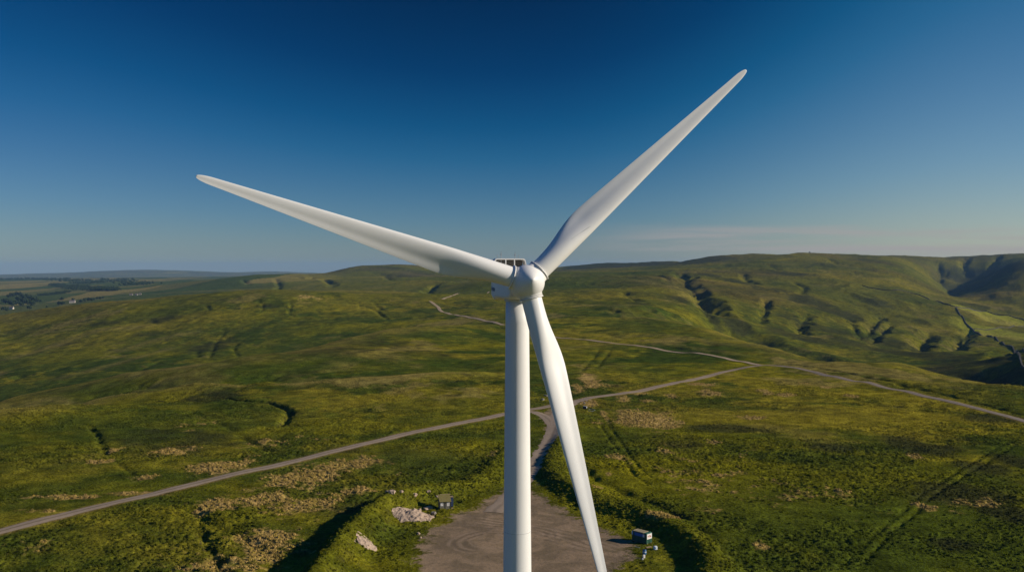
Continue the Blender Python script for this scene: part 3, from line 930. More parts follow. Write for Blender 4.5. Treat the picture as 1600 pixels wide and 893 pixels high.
# ------------------------------------------------------------------ roads
def ribbon(name, P, hw, mat, lift=.10, jitter=.35):
    T = np.gradient(P, axis=0); T /= np.linalg.norm(T, axis=1)[:, None]
    N = np.c_[-T[:, 1], T[:, 0]]
    ac = np.linspace(-1, 1, 9)
    jl = hw + jitter * noise(P[:, 0] / 7, P[:, 1] / 7, 81); jr = hw + jitter * noise(P[:, 0] / 7, P[:, 1] / 7, 82)
    W = np.where(ac[None, :] < 0, jl[:, None], jr[:, None]) * ac[None, :]
    X = P[:, 0:1] + N[:, 0:1] * W; Y = P[:, 1:2] + N[:, 1:2] * W
    Z = terrain(X.ravel(), Y.ravel()).reshape(X.shape)
    V = np.c_[X.ravel(), Y.ravel(), Z.ravel() + lift - .12 * np.tile(np.abs(ac)**3, len(P))]
    nr, nc = X.shape
    idx = np.arange(nr * nc).reshape(nr, nc)
    Q = np.stack([idx[:-1, :-1].ravel(), idx[1:, :-1].ravel(), idx[1:, 1:].ravel(), idx[:-1, 1:].ravel()], axis=1)[:, ::-1]
    o = np_mesh(name, V, Q.astype(np.int32), mat)
    set_attr(o.data, 'across', np.tile(ac, nr))
    return tag(o, kind='structure')


M_ROAD = road_material('road_gravel', (.33, .25, .18), (.20, .15, .09), (.17, .13, .055))
M_ROAD2 = road_material('road_gravel_grey', (.26, .205, .16), (.19, .15, .11), (.13, .10, .04))
M_ACC = road_material('access_gravel', (.34, .255, .18), (.24, .18, .125), (.22, .165, .11))
ACCESS = smooth_path(path([(884, 630), (872, 644), (866, 662), (861, 680), (850, 702), (836, 726), (818, 750), (796, 776), (770, 800)]))
M_TRACK = road_material('track_stone', (.42, .31, .20), (.30, .22, .13), (.22, .17, .06))
ribbon('gravel_road', ROAD_MAIN, 3.0, M_ROAD, .16)
ribbon('moor_road', ROAD_RIGHT, 2.7, M_ROAD2, .20)
ribbon('access_track', ACCESS, 3.6, M_ACC, .10, .8)
ribbon('junction_gravel', smooth_path(path([(792, 647), (826, 644), (846, 648), (858, 656), (864, 668), (861, 684)])), 3.2, M_ACC, .07, .8)
ribbon('junction_gravel', smooth_path(path([(918, 625), (896, 631), (882, 640), (874, 652), (867, 668), (860, 686)])), 3.4, M_ACC, .13, .8)
ribbon('stone_track', TRACK_TOP, 2.9, M_TRACK, .45, .7)
ribbon('grass_path', PATH_FAR, 2.2, M_TRACK, .6, .6)

# ------------------------------------------------------------------ tussocks (uncountable grass)
def tussocks():
    n = 240000
    # uniform over the ground in front of the camera
    y = np.sqrt(RNG.uniform(228**2, 640**2, n)); x = RNG.uniform(-.60, .60, n) * y
    t, dk, b = masks(x, y)
    ps = pad_sdf(x, y); fr = road_fade(x, y)
    w = .03 + .40 * sst(.3, 1.3, roughness(x, y)) + .55 * t + .15 * dk
    w *= np.where(y > 430, .55, 1.0)
    for P in (BERM_L, BERM_R):
        i = near(x, y, P, 9)
        if len(i):
            dd, _, _ = seg_dist(x[i], y[i], P)
            w[i] += .4 * (dd < 6)
    keep = (RNG.uniform(0, 1, n) < w) & (ps > 1.5) & (fr > .75)
    x, y, t = x[keep], y[keep], t[keep]
    n = len(x)
    z = terrain(x, y, np.full(n, .6)) - .08
    A, _ = albedo(x, y, np.zeros(n))
    size = RNG.uniform(.28, .66, n) * (1 + .25 * t)
    K = 7                                             # blades per clump, each a bent triangle pair
    ang = (np.arange(K) * 2 * math.pi / K)[None, :] + RNG.uniform(0, 6.28, (n, 1)) + RNG.uniform(-.3, .3, (n, K))
    lean = RNG.uniform(.35, .95, (n, K)) * size[:, None]
    hh = RNG.uniform(.65, 1.15, (n, K)) * size[:, None]
    wd = .34 * size[:, None] * np.ones((n, K))
    ca, sa = np.cos(ang), np.sin(ang)
    bx, by = x[:, None] + .12 * size[:, None] * ca, y[:, None] + .12 * size[:, None] * sa
    z0 = z[:, None] * np.ones((1, K))
    v0 = np.stack([bx - sa * wd, by + ca * wd, z0], -1)
    v1 = np.stack([bx + sa * wd, by - ca * wd, z0], -1)
    v2 = np.stack([bx + ca * lean * .45, by + sa * lean * .45, z0 + hh], -1)
    v3 = np.stack([bx + ca * lean, by + sa * lean, z0 + hh * .35], -1)
    V = np.stack([v0, v1, v2, v3], 2).reshape(-1, 3)
    m = n * K
    base = np.arange(m)[:, None] * 4
    T = np.vstack([base + np.array([[0, 1, 2]]), base + np.array([[1, 3, 2]]), base + np.array([[3, 0, 2]])])
    dry = (t > .4)
    c = A * RNG.uniform(.75, 1.3, (n, 1))
    c[dry] = mix(np.tile(TANC, (dry.sum(), 1)), OLIVE, RNG.uniform(0, .7, dry.sum())) * RNG.uniform(.70, 1.2, (dry.sum(), 1))
    c = np.repeat(c, K * 4, axis=0)
    for name, lab, sel in (('tussock_grass', None, ~dry), ('dry_tussock_grass', None, dry)):
        k = np.repeat(sel, K)
        sv = np.repeat(k, 4)
        remap = np.cumsum(sv) - 1
        tri = T.reshape(3, m, 3)[:, k].reshape(-1, 3)
        o = np_mesh(name, V[sv], remap[tri].astype(np.int32), M_TUSS, smooth=True)
        set_attr(o.data, 'albedo', c[sv], 'COLOR')
        tag(o, kind='stuff', cat='grass', label='green and olive tussock grass all over the moor' if name[0] == 't'
            else 'dry straw coloured tufts of dead grass in patches')


M_TUSS = attr_material('tussock_blades')
tussocks()

# ------------------------------------------------------------------ wind turbine
TD = 108.0
YAW, TILT, CONE, PHI0 = math.radians(13), math.radians(6.0), math.radians(2.0), math.radians(42.8)
TX = float(xline(808.3, 470)) * TD
HUBZ = CAMZ + float(vline(440.5)) * (TD - 4.6) - 4.7 * math.sin(math.radians(6.0))
OVER = 4.7
M_WHITE = plain('turbine_paint', (.80, .775, .735), .42, .35, 0, .025, .35)
M_TOWER = plain('tower_paint', (.79, .77, .735), .45, .35, 0, .03, .22)
M_GREY = plain('grey_metal', (.28, .29, .30), .5, .4, .3)
M_DARKG = plain('radiator_dark', (.15, .14, .125), .6, .3, .1, .2, 6)
M_SEAM = plain('seam_grey', (.58, .575, .55), .6, .3)
M_BLUE = plain('letter_blue', (.02, .05, .16), .5, .3)

turb = empty('wind_turbine', (TX, TD, 0))
tag(turb, 'tall white three-bladed wind turbine standing on the gravel pad', 'wind turbine')


def lathe(name, prof, mat, parent, n=48, smooth=True):
    """profile of (radius, z) turned about local Z"""
    V = []; Fs = []
    for r, z in prof:
        for k in range(n):
            a = 2 * math.pi * k / n
            V.append((r * math.cos(a), r * math.sin(a), z))
    for i in range(len(prof) - 1):
        for k in range(n):
            a, b = i * n + k, i * n + (k + 1) % n
            Fs.append((a, b, b + n, a + n))
    Fs.append(tuple(range(n))[::-1]); Fs.append(tuple((len(prof) - 1) * n + k for k in range(n)))
    return mesh_obj(name, V, Fs, mat, parent, smooth)


TOPZ = CAMZ + float(vline(469)) * TD
RT, RB = 1.30, 1.98
rad = lambda z: RB + (RT - RB) * z / TOPZ
tower = lathe('tower', [(rad(z), z) for z in np.linspace(0, TOPZ, 30)], M_TOWER, turb, 72)
for z in (19.0, TOPZ - 26.0):
    lathe('section_joint', [(rad(z) + .003, z - .03), (rad(z) + .008, z - .012), (rad(z) + .008, z + .012), (rad(z) + .003, z + .03)], M_SEAM, tower, 72)
lathe('yaw_ring', [(RT + .05, TOPZ - .10), (RT + .13, TOPZ - .06), (RT + .13, TOPZ + .12), (RT + .02, TOPZ + .16)], M_SEAM, turb, 64)
lathe('foundation', [(3.6, -.3), (3.6, .18), (3.5, .24), (2.2, .26)], plain('foundation_concrete', (.34, .32, .29), .9, .1), turb, 48)
door = box_obj('tower_door', (0, -1.99, 1.6), (.95, .10, 2.1), M_GREY, turb, .03)

# nacelle frame: local X = forward (rotor axis, level), Y = left of it, Z = up
nac_m = Matrix.Translation((0, 0, HUBZ)) @ Matrix.Rotation(YAW - math.pi / 2, 4, 'Z')


def section_loft(name, secs, mat, parent, M, smooth=True, n=9):
    """rounded-rectangle sections: (x, y half, z bottom, z top, corner radius)"""
    V = []; Fs = []
    per = 4 * n
    for x, hy, zb, zt, r in secs:
        zc, hz = (zb + zt) / 2, (zt - zb) / 2
        for q in range(4):
            sy, sz = [(1, 1), (-1, 1), (-1, -1), (1, -1)][q]
            for k in range(n):
                a = math.pi / 2 * (q + k / (n - 1))
                V.append(M @ Vector((x, sy * (hy - r) + r * math.cos(a), zc + sz * (hz - r) + r * math.sin(a))))
    for i in range(len(secs) - 1):
        for k in range(per):
            a, b = i * per + k, i * per + (k + 1) % per
            Fs.append((a, b, b + per, a + per))
    Fs.append(tuple(range(per))[::-1]); Fs.append(tuple((len(secs) - 1) * per + k for k in range(per)))
    return mesh_obj(name, V, Fs, mat, parent, smooth)


bot = TOPZ + .14 - HUBZ
nac = section_loft('nacelle', [(-6.75, 1.2, -.75, 1.30, .4), (-6.65, 1.52, -1.15, 1.50, .42), (-6.3, 1.68, -1.40, 1.56, .42), (-5.2, 1.74, -1.75, 1.58, .42),
                               (-3.6, 1.76, bot + .02, 1.58, .42), (-2.0, 1.76, bot, 1.58, .42), (1.6, 1.72, bot, 1.55, .42), (2.4, 1.60, bot + .12, 1.50, .42),
                               (2.80, 1.44, bot + .35, 1.36, .42)], M_WHITE, turb, nac_m)
for p in nac.data.polygons:
    if len(p.vertices) > 4: p.use_smooth = False

# cooler on the rear of the roof: a hood open to the front, with radiators behind posts
def local_mesh(name, verts, faces, mat, parent, M=nac_m, smooth=False):
    return mesh_obj(name, [M @ Vector(v) for v in verts], faces, mat, parent, smooth)


CZ0, CZ1 = 1.58, 3.12
hood_sec = [(-2.15, CZ0 - .25), (-1.86, CZ1 - .25), (-1.76, CZ1 - .08), (-1.58, CZ1), (1.58, CZ1), (1.76, CZ1 - .08), (1.86, CZ1 - .25), (2.15, CZ0 - .25)]
th_ = .08
V = []; Fs = []
xs = (-3.6, -4.9)
for x in xs:
    for s, off in ((1, 0), (0, th_)):
        for y, z in hood_sec:
            f = 1 - off / 1.8
            V.append((x, y * f, CZ0 - .25 + (z - CZ0 + .25) * (1 - off / 1.05)))
n8 = len(hood_sec)
for k in range(n8 - 1):
    Fs += [(k, k + 1, 2 * n8 + k + 1, 2 * n8 + k), (n8 + k + 1, n8 + k, 3 * n8 + k, 3 * n8 + k + 1),
           (k + 1, k, n8 + k, n8 + k + 1), (2 * n8 + k, 2 * n8 + k + 1, 3 * n8 + k + 1, 3 * n8 + k)]
Fs += [(0, n8, 3 * n8, 2 * n8)[::-1], (n8 - 1, 2 * n8 - 1, 4 * n8 - 1, 3 * n8 - 1)]
local_mesh('cooler_hood', V, Fs, M_WHITE, nac)
bm = bmesh.new(); bm_box(bm, (-4.72, 0, (CZ0 + CZ1) / 2 - .1), (.16, 3.45, CZ1 - CZ0 - .05))
o = bm_obj('cooler_radiator', bm, M_DARKG, nac); o.data.transform(nac_m)
for y in (-.52, .52):
    bm = bmesh.new(); bm_box(bm, (-3.66, y, (CZ0 + CZ1) / 2 - .08), (.10, .13, CZ1 - CZ0), None, .02)
    o = bm_obj('cooler_post', bm, M_WHITE, nac); o.data.transform(nac_m)
for y in (-1.06,):
    bm = bmesh.new(); bm_box(bm, (-3.70, y, (CZ0 + CZ1) / 2 - .08), (.08, .06, CZ1 - CZ0), None, .01)
    o = bm_obj('cooler_post', bm, M_GREY, nac); o.data.transform(nac_m)
for y, hgt in ((-.95, .78), (.72, .70)):
    bm = bmesh.new()
    bm_tube(bm, (-4.2, y, CZ1 - .02), (-4.2, y, CZ1 + hgt), .035, .02, 8)
    bm_box(bm, (-4.2, y, CZ1 + hgt * .62), (.10, .12, .16), None, .02)
    bm_box(bm, (-4.2, y, CZ1 + hgt), (.05, .05, .10))
    s = .36 if y > 0 else -.40
    bm_tube(bm, (-4.2, y + s, CZ1 - .02), (-4.2, y + s * 1.15, CZ1 + .36), .015, .012, 6)
    bmesh.ops.create_uvsphere(bm, u_segments=8, v_segments=6, radius=.05, matrix=Matrix.Translation((-4.2, y + s * 1.15, CZ1 + .36)))
    o = bm_obj('weather_mast', bm, M_GREY, nac); o.data.transform(nac_m)

# lettering on the flank
cu = bpy.data.curves.new('lettering', 'FONT'); cu.body = 'Vestas'; cu.size = .78; cu.extrude = .008; cu.shear = .15
cu.align_x = 'CENTER'; cu.align_y = 'CENTER'
tmp = bpy.data.objects.new('lettering_source', cu); COL.objects.link(tmp)
bpy.context.view_layer.update()
me = bpy.data.meshes.new_from_object(tmp.evaluated_get(bpy.context.evaluated_depsgraph_get()))
bpy.data.objects.remove(tmp)
# the flank on the left of the rotor axis faces local -Y; a reader there has the nose on the right
flank = nac_m @ Matrix.Translation((-4.9, -1.775, -.42)) @ Matrix(((1, 0, 0, 0), (0, 0, -1, 0), (0, 1, 0, 0), (0, 0, 0, 1)))
me.transform(flank); me.materials.clear(); me.materials.append(M_BLUE)
o = bpy.data.objects.new('lettering', me); COL.objects.link(o); o.parent = nac

# rotor: local Z = rotor axis pointing forward
n_ax = Vector((math.sin(YAW) * math.cos(TILT), -math.cos(YAW) * math.cos(TILT), math.sin(TILT)))
u_ax = Vector((math.cos(YAW), math.sin(YAW), 0))
w_ax = u_ax.cross(n_ax); w_ax = w_ax if w_ax.z > 0 else -w_ax
hub_c = Vector((0, 0, HUBZ)) + n_ax * OVER
hub_m = Matrix.Translation(hub_c) @ Matrix((u_ax, w_ax, n_ax)).transposed().to_4x4()
if hub_m.determinant() < 0:
    hub_m = Matrix.Translation(hub_c) @ Matrix((-u_ax, w_ax, n_ax)).transposed().to_4x4()
prof = [(1.50, -1.75), (1.72, -1.55), (1.84, -1.0), (1.88, -.4), (1.86, .2), (1.74, .75), (1.52, 1.25), (1.20, 1.70), (.82, 2.08), (.45, 2.36), (.16, 2.50), (.02, 2.54)]
# smooth the profile
pp = smooth_path(np.array(prof), .12)
hub = lathe('rotor_hub', [tuple(q) for q in pp], M_WHITE, turb, 72)
hub.data.transform(hub_m)
R_TIP = 35.6
ROOT = 1.10


def airfoil(n=44):
    """closed loop; x 0 at leading edge to 1; y>0 = pressure side (towards the wind)"""
    out = []
    for k in range(n):
        a = 2 * math.pi * k / n
        x = .5 * (1 - math.cos(a))
        yt = 5 * (.2969 * math.sqrt(x) - .126 * x - .3516 * x * x + .2843 * x**3 - .1036 * x**4)
        out.append((x, yt, 1 if a < math.pi else -1, a))
    return out


AF = airfoil()


def soft(q, xs, ys):
    return float(np.mean(np.interp(q + np.linspace(-.045, .045, 9), xs, ys)))


def blade_sections():
    S = []
    rr = np.r_[np.linspace(1.55, 3.2, 8), np.linspace(3.5, 12, 26), np.linspace(12.6, 33.8, 30), R_TIP - np.array([1.5, 1.1, .75, .45, .22, .08, .01])]
    for r in rr:
        q = r / R_TIP
        b = float(sst(.045, .275, np.array(q)))                 # circle -> foil
        chord = soft(q, [0, .06, .10, .14, .18, .22, .26, .32, .40, .5, .6, .75, .9, .96, 1], [2.2, 2.28, 2.52, 2.82, 3.03, 3.10, 3.02, 2.86, 2.58, 2.26, 1.94, 1.46, .98, .80, .70])
        thick = soft(q, [0, .06, .12, .2, .3, .45, .7, 1], [1.0, 1.0, .78, .46, .33, .26, .20, .16])
        tw = math.radians(soft(q, [0, .1, .2, .3, .45, .65, 1], [17, 16.5, 14, 11, 7, 3, 0]))
        tip = R_TIP - r
        k = math.sqrt(max(0.0, 1 - (1 - min(tip, 1.6) / 1.6)**2)) if tip < 1.6 else 1.0
        le = float(np.interp(q, [0, .06, .25, 1], [1.10, 1.10, 1.06, .36]))
        c2 = chord * (.12 + .88 * k)
        le -= (chord - c2) * .45
        bend = .0002 * (r - 5)**2 * (r > 5)
        pts = []
        for x, yt, s, a in AF:
            px, py = le - x * c2, s * yt * thick * c2 * (1.0 if s > 0 else 1.05)
            # camber and hollow after-body on the pressure side
            if s > 0: py -= .035 * b * c2 * thick * 2.0 * math.exp(-((x - .70) / .19)**2) 
            py -= .03 * b * c2 * 4 * x * (1 - x)
            cx_, cy_ = le - 1.10 - 1.10 * math.cos(a + math.pi) * 1.0, 1.10 * math.sin(a)
            cx_ = 1.10 * math.cos(a) ; 
            X = cx_ * (1 - b) + px * b; Y = cy_ * (1 - b) + py * b
            # twist about the pitch axis: leading edge towards the wind
            pts.append((X * math.cos(tw) - Y * math.sin(tw), X * math.sin(tw) + Y * math.cos(tw), r, bend))
        S.append(pts)
    return S


SEC = blade_sections()


def blade(az):
    r_ = u_ax * math.cos(az) + w_ax * math.sin(az)
    t_ = u_ax * math.sin(az) - w_ax * math.cos(az)               # way the leading edge moves
    rc = r_ * math.cos(CONE) + n_ax * math.sin(CONE)
    nc = n_ax * math.cos(CONE) - r_ * math.sin(CONE)
    V = []
    for pts in SEC:
        for X, Y, r, bd in pts:
            V.append(hub_c + rc * r + t_ * X + nc * (Y + bd))
    n = len(AF); Fs = []
    for i in range(len(SEC) - 1):
        for k in range(n):
            a, b = i * n + k, i * n + (k + 1) % n
            Fs.append((a, b, b + n, a + n))
    Fs.append(tuple(range(n))[::-1]); Fs.append(tuple((len(SEC) - 1) * n + k for k in range(n)))
    bm = bmesh.new()
    vs = [bm.verts.new(v) for v in V]
    for f in Fs: bm.faces.new([vs[i] for i in f])
    bmesh.ops.recalc_face_normals(bm, faces=bm.faces)
    bl = bm_obj('blade', bm, M_WHITE, turb, True)
    # collar where the blade enters the hub
    bm = bmesh.new()
    q = rc.to_track_quat('Z', 'Y').to_matrix().to_4x4()
    def ring(r1, z1, r2, z2):
        bmesh.ops.create_cone(bm, cap_ends=True, segments=64, radius1=r1, radius2=r2, depth=z2 - z1,
                              matrix=Matrix.Translation(hub_c + rc * (z1 + z2) / 2) @ q)
    ring(1.30, .6, 1.24, 1.78)
    ring(1.31, 1.80, 1.31, 1.90)
    co = bm_obj('blade_collar', bm, M_WHITE, hub, True)
    co.data.polygons.foreach_set('use_smooth', np.array([len(p.vertices) == 4 for p in co.data.polygons]))
    return bl, rc, t_, nc


for k in range(3):
    bl, rc, t_, nc = blade(PHI0 + k * 2 * math.pi / 3)
    if k == 0:
        bl['label'] = 'blade with a thin grey scratch near its root'
        # scratch along the surface near the leading edge
        V = []; Fs = []
        run = [q for q in SEC if 6.4 < q[0][2] < 9.6]
        for i, q in enumerate(run):
            f = .30 - .10 * i / len(run)                       # drifts towards the leading edge
            j = 9 * f / .30
            j0 = int(j); p0, p1 = q[j0], q[j0 + 1]; g = j - j0
            p = [p0[m_] + (p1[m_] - p0[m_]) * g for m_ in range(4)]
            wdt = .020 if .45 < i / len(run) < .8 else .008
            cpt = hub_c + rc * p[2] + t_ * p[0] + nc * (p[1] + p[3] + .006)
            V += [cpt + t_ * wdt, cpt - t_ * wdt]
        for i in range(len(run) - 1): Fs.append((2 * i, 2 * i + 1, 2 * i + 3, 2 * i + 2))
        mesh_obj('scratch', V, Fs, M_GREY, bl)

# ------------------------------------------------------------------ things on the turning ground
def gz(x, y):
    return float(terrain(np.array([x]), np.array([y]))[0])


M_GREENC = plain('container_green', (.028, .095, .06), .55, .3, 0, .2, 1.5)
M_ROOFT = plain('old_roof_sheet', (.30, .25, .155), .85, .1, 0, .25, 2.5)
M_WHITEP = plain('white_board', (.74, .70, .66), .6, .2, 0, .06, 4)
M_BANNER = plain('banner_blue', (.05, .14, .38), .6, .2)
M_RED = plain('red_print', (.42, .14, .09), .6, .2)
M_NAVY = plain('navy_sheet', (.022, .04, .10), .6, .3)
M_WOOD = plain('grey_timber', (.24, .215, .165), .85, .1, 0, .2, 5)
M_MOSS = plain('mossy_roof', (.20, .165, .060), .9, .1, 0, .25, 3)
M_TIMB = plain('pale_timber', (.30, .22, .13), .85, .1)

# container
cx, cy = ground_at(1003, 845)
ct = empty('site_container', (cx, cy, gz(cx, cy) + .05), math.radians(-46))
tag(ct, 'dark green steel site container with a white poster on its end wall', 'container')
L_, W_, H_ = 5.2, 2.4, 2.75
bm = bmesh.new(); bm_box(bm, (0, 0, H_ / 2 + .15), (L_, W_, H_), None, .04)
for k in range(17):                                            # ribs of the sheet walls
    for s in (-1, 1):
        bm_box(bm, (-L_ / 2 + .3 + k * .29, s * (W_ / 2 + .012), H_ / 2 + .15), (.12, .05, H_ - .4))
bm_obj('body', bm, M_GREENC, ct)
bm = bmesh.new(); bm_box(bm, (-.55, 0, H_ + .21), (L_ - 1.3, W_ + .06, .10), None, .02)
for k in range(4): bm_box(bm, (-2.1 + k * 1.1, .1, H_ + .29), (.06, W_ - .3, .05))
bm_obj('roof_sheet', bm, M_ROOFT, ct)
bm = bmesh.new(); bm_box(bm, (L_ / 2 - .45, 0, H_ + .20), (.75, W_ - .1, .08), None, .02); bm_box(bm, (L_ / 2 - .35, .7, H_ + .33), (.25, .35, .16), None, .02)
bm_obj('roof_hatch', bm, plain('hatch_green', (.05, .16, .10), .5, .3), ct)
box_obj('banner', (-.2, -W_ / 2 - .055, 2.25), (2.9, .02, .85), M_BANNER, ct)
box_obj('sign', (1.55, -W_ / 2 - .06, 2.2), (.62, .02, .80), M_WHITEP, ct)
box_obj('sign', (-2.4, -W_ / 2 - .06, 2.35), (.42, .02, .95), plain('pale_blue_board', (.35, .5, .66), .6, .2), ct)
po = box_obj('poster', (L_ / 2 + .02, 0, 2.05), (.03, 2.1, 1.45), M_WHITEP, ct)
bm = bmesh.new()
for k, (y, z, w, h) in enumerate(((-.55, 2.1, .30, .42), (-.12, 2.18, .34, .30), (.30, 2.12, .36, .46), (.62, 1.95, .2, .3), (.1, 1.82, .7, .10), (-.6, 1.72, .3, .08))):
    bm_box(bm, (L_ / 2 + .040, y, z), (.012, w, h), Matrix.Rotation(.15 * (k % 3 - 1), 4, 'X'))
bm_obj('poster_print', bm, M_RED, po)
bm = bmesh.new()
for y in (-.62, -.25, .25, .62): bm_tube(bm, (L_ / 2 + .05, y, .3), (L_ / 2 + .05, y, 1.28), .022, .022, 6)
bm_box(bm, (L_ / 2 + .03, 0, .72), (.04, .03, 1.1))
bm_obj('door_bars', bm, M_GREENC, ct)
bm = bmesh.new()
for y in (-.8, .8): bm_box(bm, (0, y, .07), (L_, .22, .2))
bm_obj('skids', bm, M_TIMB, ct)


def at_ground(name, u, v, label, cat, rz=0.0, group=None):
    x, y = ground_at(u, v)
    e = empty(name, (x, y, gz(x, y)), rz)
    tag(e, label, cat, group)
    return e


# plank by the container's end
e = at_ground('timber_plank', 1014, 854, 'pale timber plank lying below the poster end of the container', 'plank', math.radians(28))
bm = bmesh.new(); bm_box(bm, (0, 0, .12), (1.9, .45, .10), None, .02); bm_box(bm, (.1, .3, .20), (1.5, .22, .08), None, .02)
bm_obj('board', bm, M_TIMB, e)


def barrel(e, body, lid, band, h=1.0, r=.42):
    prof = [(r * .94, 0), (r, .05), (r, h * .32), (r * 1.05, h * .34), (r, h * .36), (r, h * .64), (r * 1.05, h * .66), (r, h * .68), (r, h * .95), (r * .94, h)]
    lathe('drum_body', prof, body, e, 24, False)
    lathe('lid', [(r * .92, h + .004), (r * .92, h + .04), (r * .2, h + .05)], lid, e, 24, False)
    if band: lathe('band', [(r * 1.052, h * .42), (r * 1.06, h * .44), (r * 1.06, h * .58), (r * 1.052, h * .6)], band, e, 24, False)


M_BLUEP = plain('blue_plastic', (.06, .17, .36), .4, .4)
M_DKB = plain('black_plastic', (.02, .025, .035), .5, .4)
M_PALE = plain('pale_plastic', (.66, .70, .74), .45, .4)
e = at_ground('blue_drum', 1007, 864, 'blue drum with a black lid standing in front of the container', 'drum')
barrel(e, M_BLUEP, M_DKB, M_PALE, 1.25, .48)
e = at_ground('white_jug', 1006, 870, 'white plastic canister standing in front of the blue drum', 'canister', .4)
bm = bmesh.new(); bm_box(bm, (0, 0, .42), (.62, .48, .84), None, .10, 3); bm_tube(bm, (.15, 0, .82), (.15, 0, .95), .08, .08, 12)
bm_obj('body', bm, M_WHITEP, e)
bm = bmesh.new(); bm_tube(bm, (-.18, 0, .86), (.05, 0, .98), .03, .03, 8); bm_tube(bm, (-.2, 0, .80), (-.18, 0, .88), .03, .03, 8)
bm_obj('handle', bm, M_WHITEP, e)
e = at_ground('small_bag', 1004, 873, 'small grey plastic bag beside the white canister', 'bag', .9)
bm = bmesh.new(); bmesh.ops.create_icosphere(bm, subdivisions=3, radius=.3, matrix=Matrix.Translation((0, 0, .2)) @ Matrix.Diagonal((1, .8, .7, 1)))
for v in bm.verts: v.co += Vector((noise(np.array([v.co.x * 4]), np.array([v.co.y * 4 + v.co.z * 3]), 3)[0] * .07,) * 3)
bm_obj('sack', bm, plain('grey_bag', (.45, .46, .48), .6, .3), e, True)
e = at_ground('bulk_bag', 1024, 857, 'white and pale blue bulk bag beside the poster end of the container', 'bag', .3)
bm = bmesh.new(); bm_box(bm, (0, 0, .5), (.95, .9, 1.0), None, .2, 4)
for v in bm.verts: v.co += Vector((1, .6, .5)) * float(noise(np.array([v.co.x * 3]), np.array([v.co.y * 3 + v.co.z * 2]), 4)[0]) * .09
bm_obj('sack', bm, plain('woven_white', (.70, .73, .76), .8, .1, 0, .15, 6), e, True)
box_obj('print', (-.25, -.44, .55), (.36, .06, .5), M_BLUEP, e)
e = at_ground('fence_rail', 996, 854, 'thin pale batten lying by the long wall of the container', 'batten', math.radians(-40))
bm = bmesh.new(); bm_box(bm, (0, 0, .1), (1.6, .12, .1), None, .02)
bm_obj('rail', bm, plain('bleached_timber', (.5, .48, .46), .8, .1), e)

# hut
hx, hy = ground_at(694, 797)
ht = empty('timber_hut', (hx, hy + 1.6, gz(hx, hy + 1.6)), math.radians(13)); ht.scale = (1.14, 1.14, 1.14)
tag(ht, 'small grey timber hut with two white notices and a mossy roof beside the rubble', 'hut')
bm = bmesh.new()
V = [(-1.5, -1.5, -.1), (1.5, -1.5, -.1), (1.5, 1.5, -.1), (-1.5, 1.5, -.1), (-1.5, -1.5, 2.45), (1.5, -1.5, 2.45), (1.5, 1.5, 3.55), (-1.5, 1.5, 3.55)]
vs = [bm.verts.new(v) for v in V]
for f in ((3, 2, 1, 0), (0, 1, 5, 4), (1, 2, 6, 5), (2, 3, 7, 6), (3, 0, 4, 7), (4, 5, 6, 7)): bm.faces.new([vs[i] for i in f])
for k in range(11): bm_box(bm, (-1.38 + k * .276, -1.512, 1.2), (.03, .03, 2.4))
for k in range(10): bm_box(bm, (1.512, -1.35 + k * .3, 1.25), (.03, .03, 2.3))
bm_obj('wall', bm, M_WOOD, ht)
sl = math.atan2(1.1, 3.0)
bm = bmesh.new(); bm_box(bm, (-.02, -.12, 3.04), (3.3, 3.75, .12), Matrix.Rotation(sl, 4, 'X'), .02)
bm_obj('roof', bm, M_MOSS, ht)
bm = bmesh.new(); bm_box(bm, (.45, 1.70, 3.66), (2.9, .35, .16), None, .03)
bm_obj('roof_ridge', bm, M_TIMB, ht)
M_INK = plain('notice_ink', (.22, .15, .12), .6, .2)
for x, h in ((-.98, .95), (.78, 1.12)):
    n_ = box_obj('notice', (x, -1.545, 1.72), (.72, .03, h), M_WHITEP, ht)
    for k in range(3 if x > 0 else 1):
        box_obj('notice_print', (x + (.0 if x > 0 else .18), -1.565, 2.0 - .28 * k - (.2 if x < 0 else 0)), (.22, .012, .16), M_INK, n_)
for x in (-1.46, .02, 1.46):
    box_obj('corner_post', (x, -1.56, 1.2), (.11, .07, 2.5), plain('dark_timber', (.08, .075, .06), .85, .1), ht)
bm = bmesh.new(); bm_box(bm, (2.05, 1.1, 1.75), (1.0, 1.2, 2.6), None, .03)
bm_obj('side_store', bm, M_NAVY, ht)
box_obj('side_store_roof', (2.0, 1.1, 3.10), (1.2, 1.5, .08), M_TIMB, ht)

# ------------------------------------------------------------------ stones
M_STONE = plain('pale_stone', (.40, .295, .215), .9, .15, 0, .25, 1.2, .5)
M_STONE2 = plain('grey_stone', (.27, .235, .20), .9, .15, 0, .25, 1.2, .5)


def rock_bm(bm, c, s, seed, sub=2, rough=.28):
    r = random.Random(seed)
    rot = Matrix.Rotation(r.uniform(0, 6.28), 4, 'Z') @ Matrix.Rotation(r.uniform(-.4, .4), 4, 'X')
    res = bmesh.ops.create_icosphere(bm, subdivisions=sub, radius=1.0)
    for v in res['verts']:
        p = v.co.copy()
        k = 1 + rough * float(noise(np.array([p.x * 1.6 + seed]), np.array([p.y * 1.6 + p.z * 2.1]), seed)[0]) \
            + .12 * float(noise(np.array([p.x * 4 + seed]), np.array([p.y * 4 - p.z * 3]), seed + 1)[0])
        q = Vector([math.copysign(abs(a)**.75, a) for a in p]) * k
        v.co = Vector(c) + rot @ Vector((q.x * s[0], q.y * s[1], q.z * s[2]))


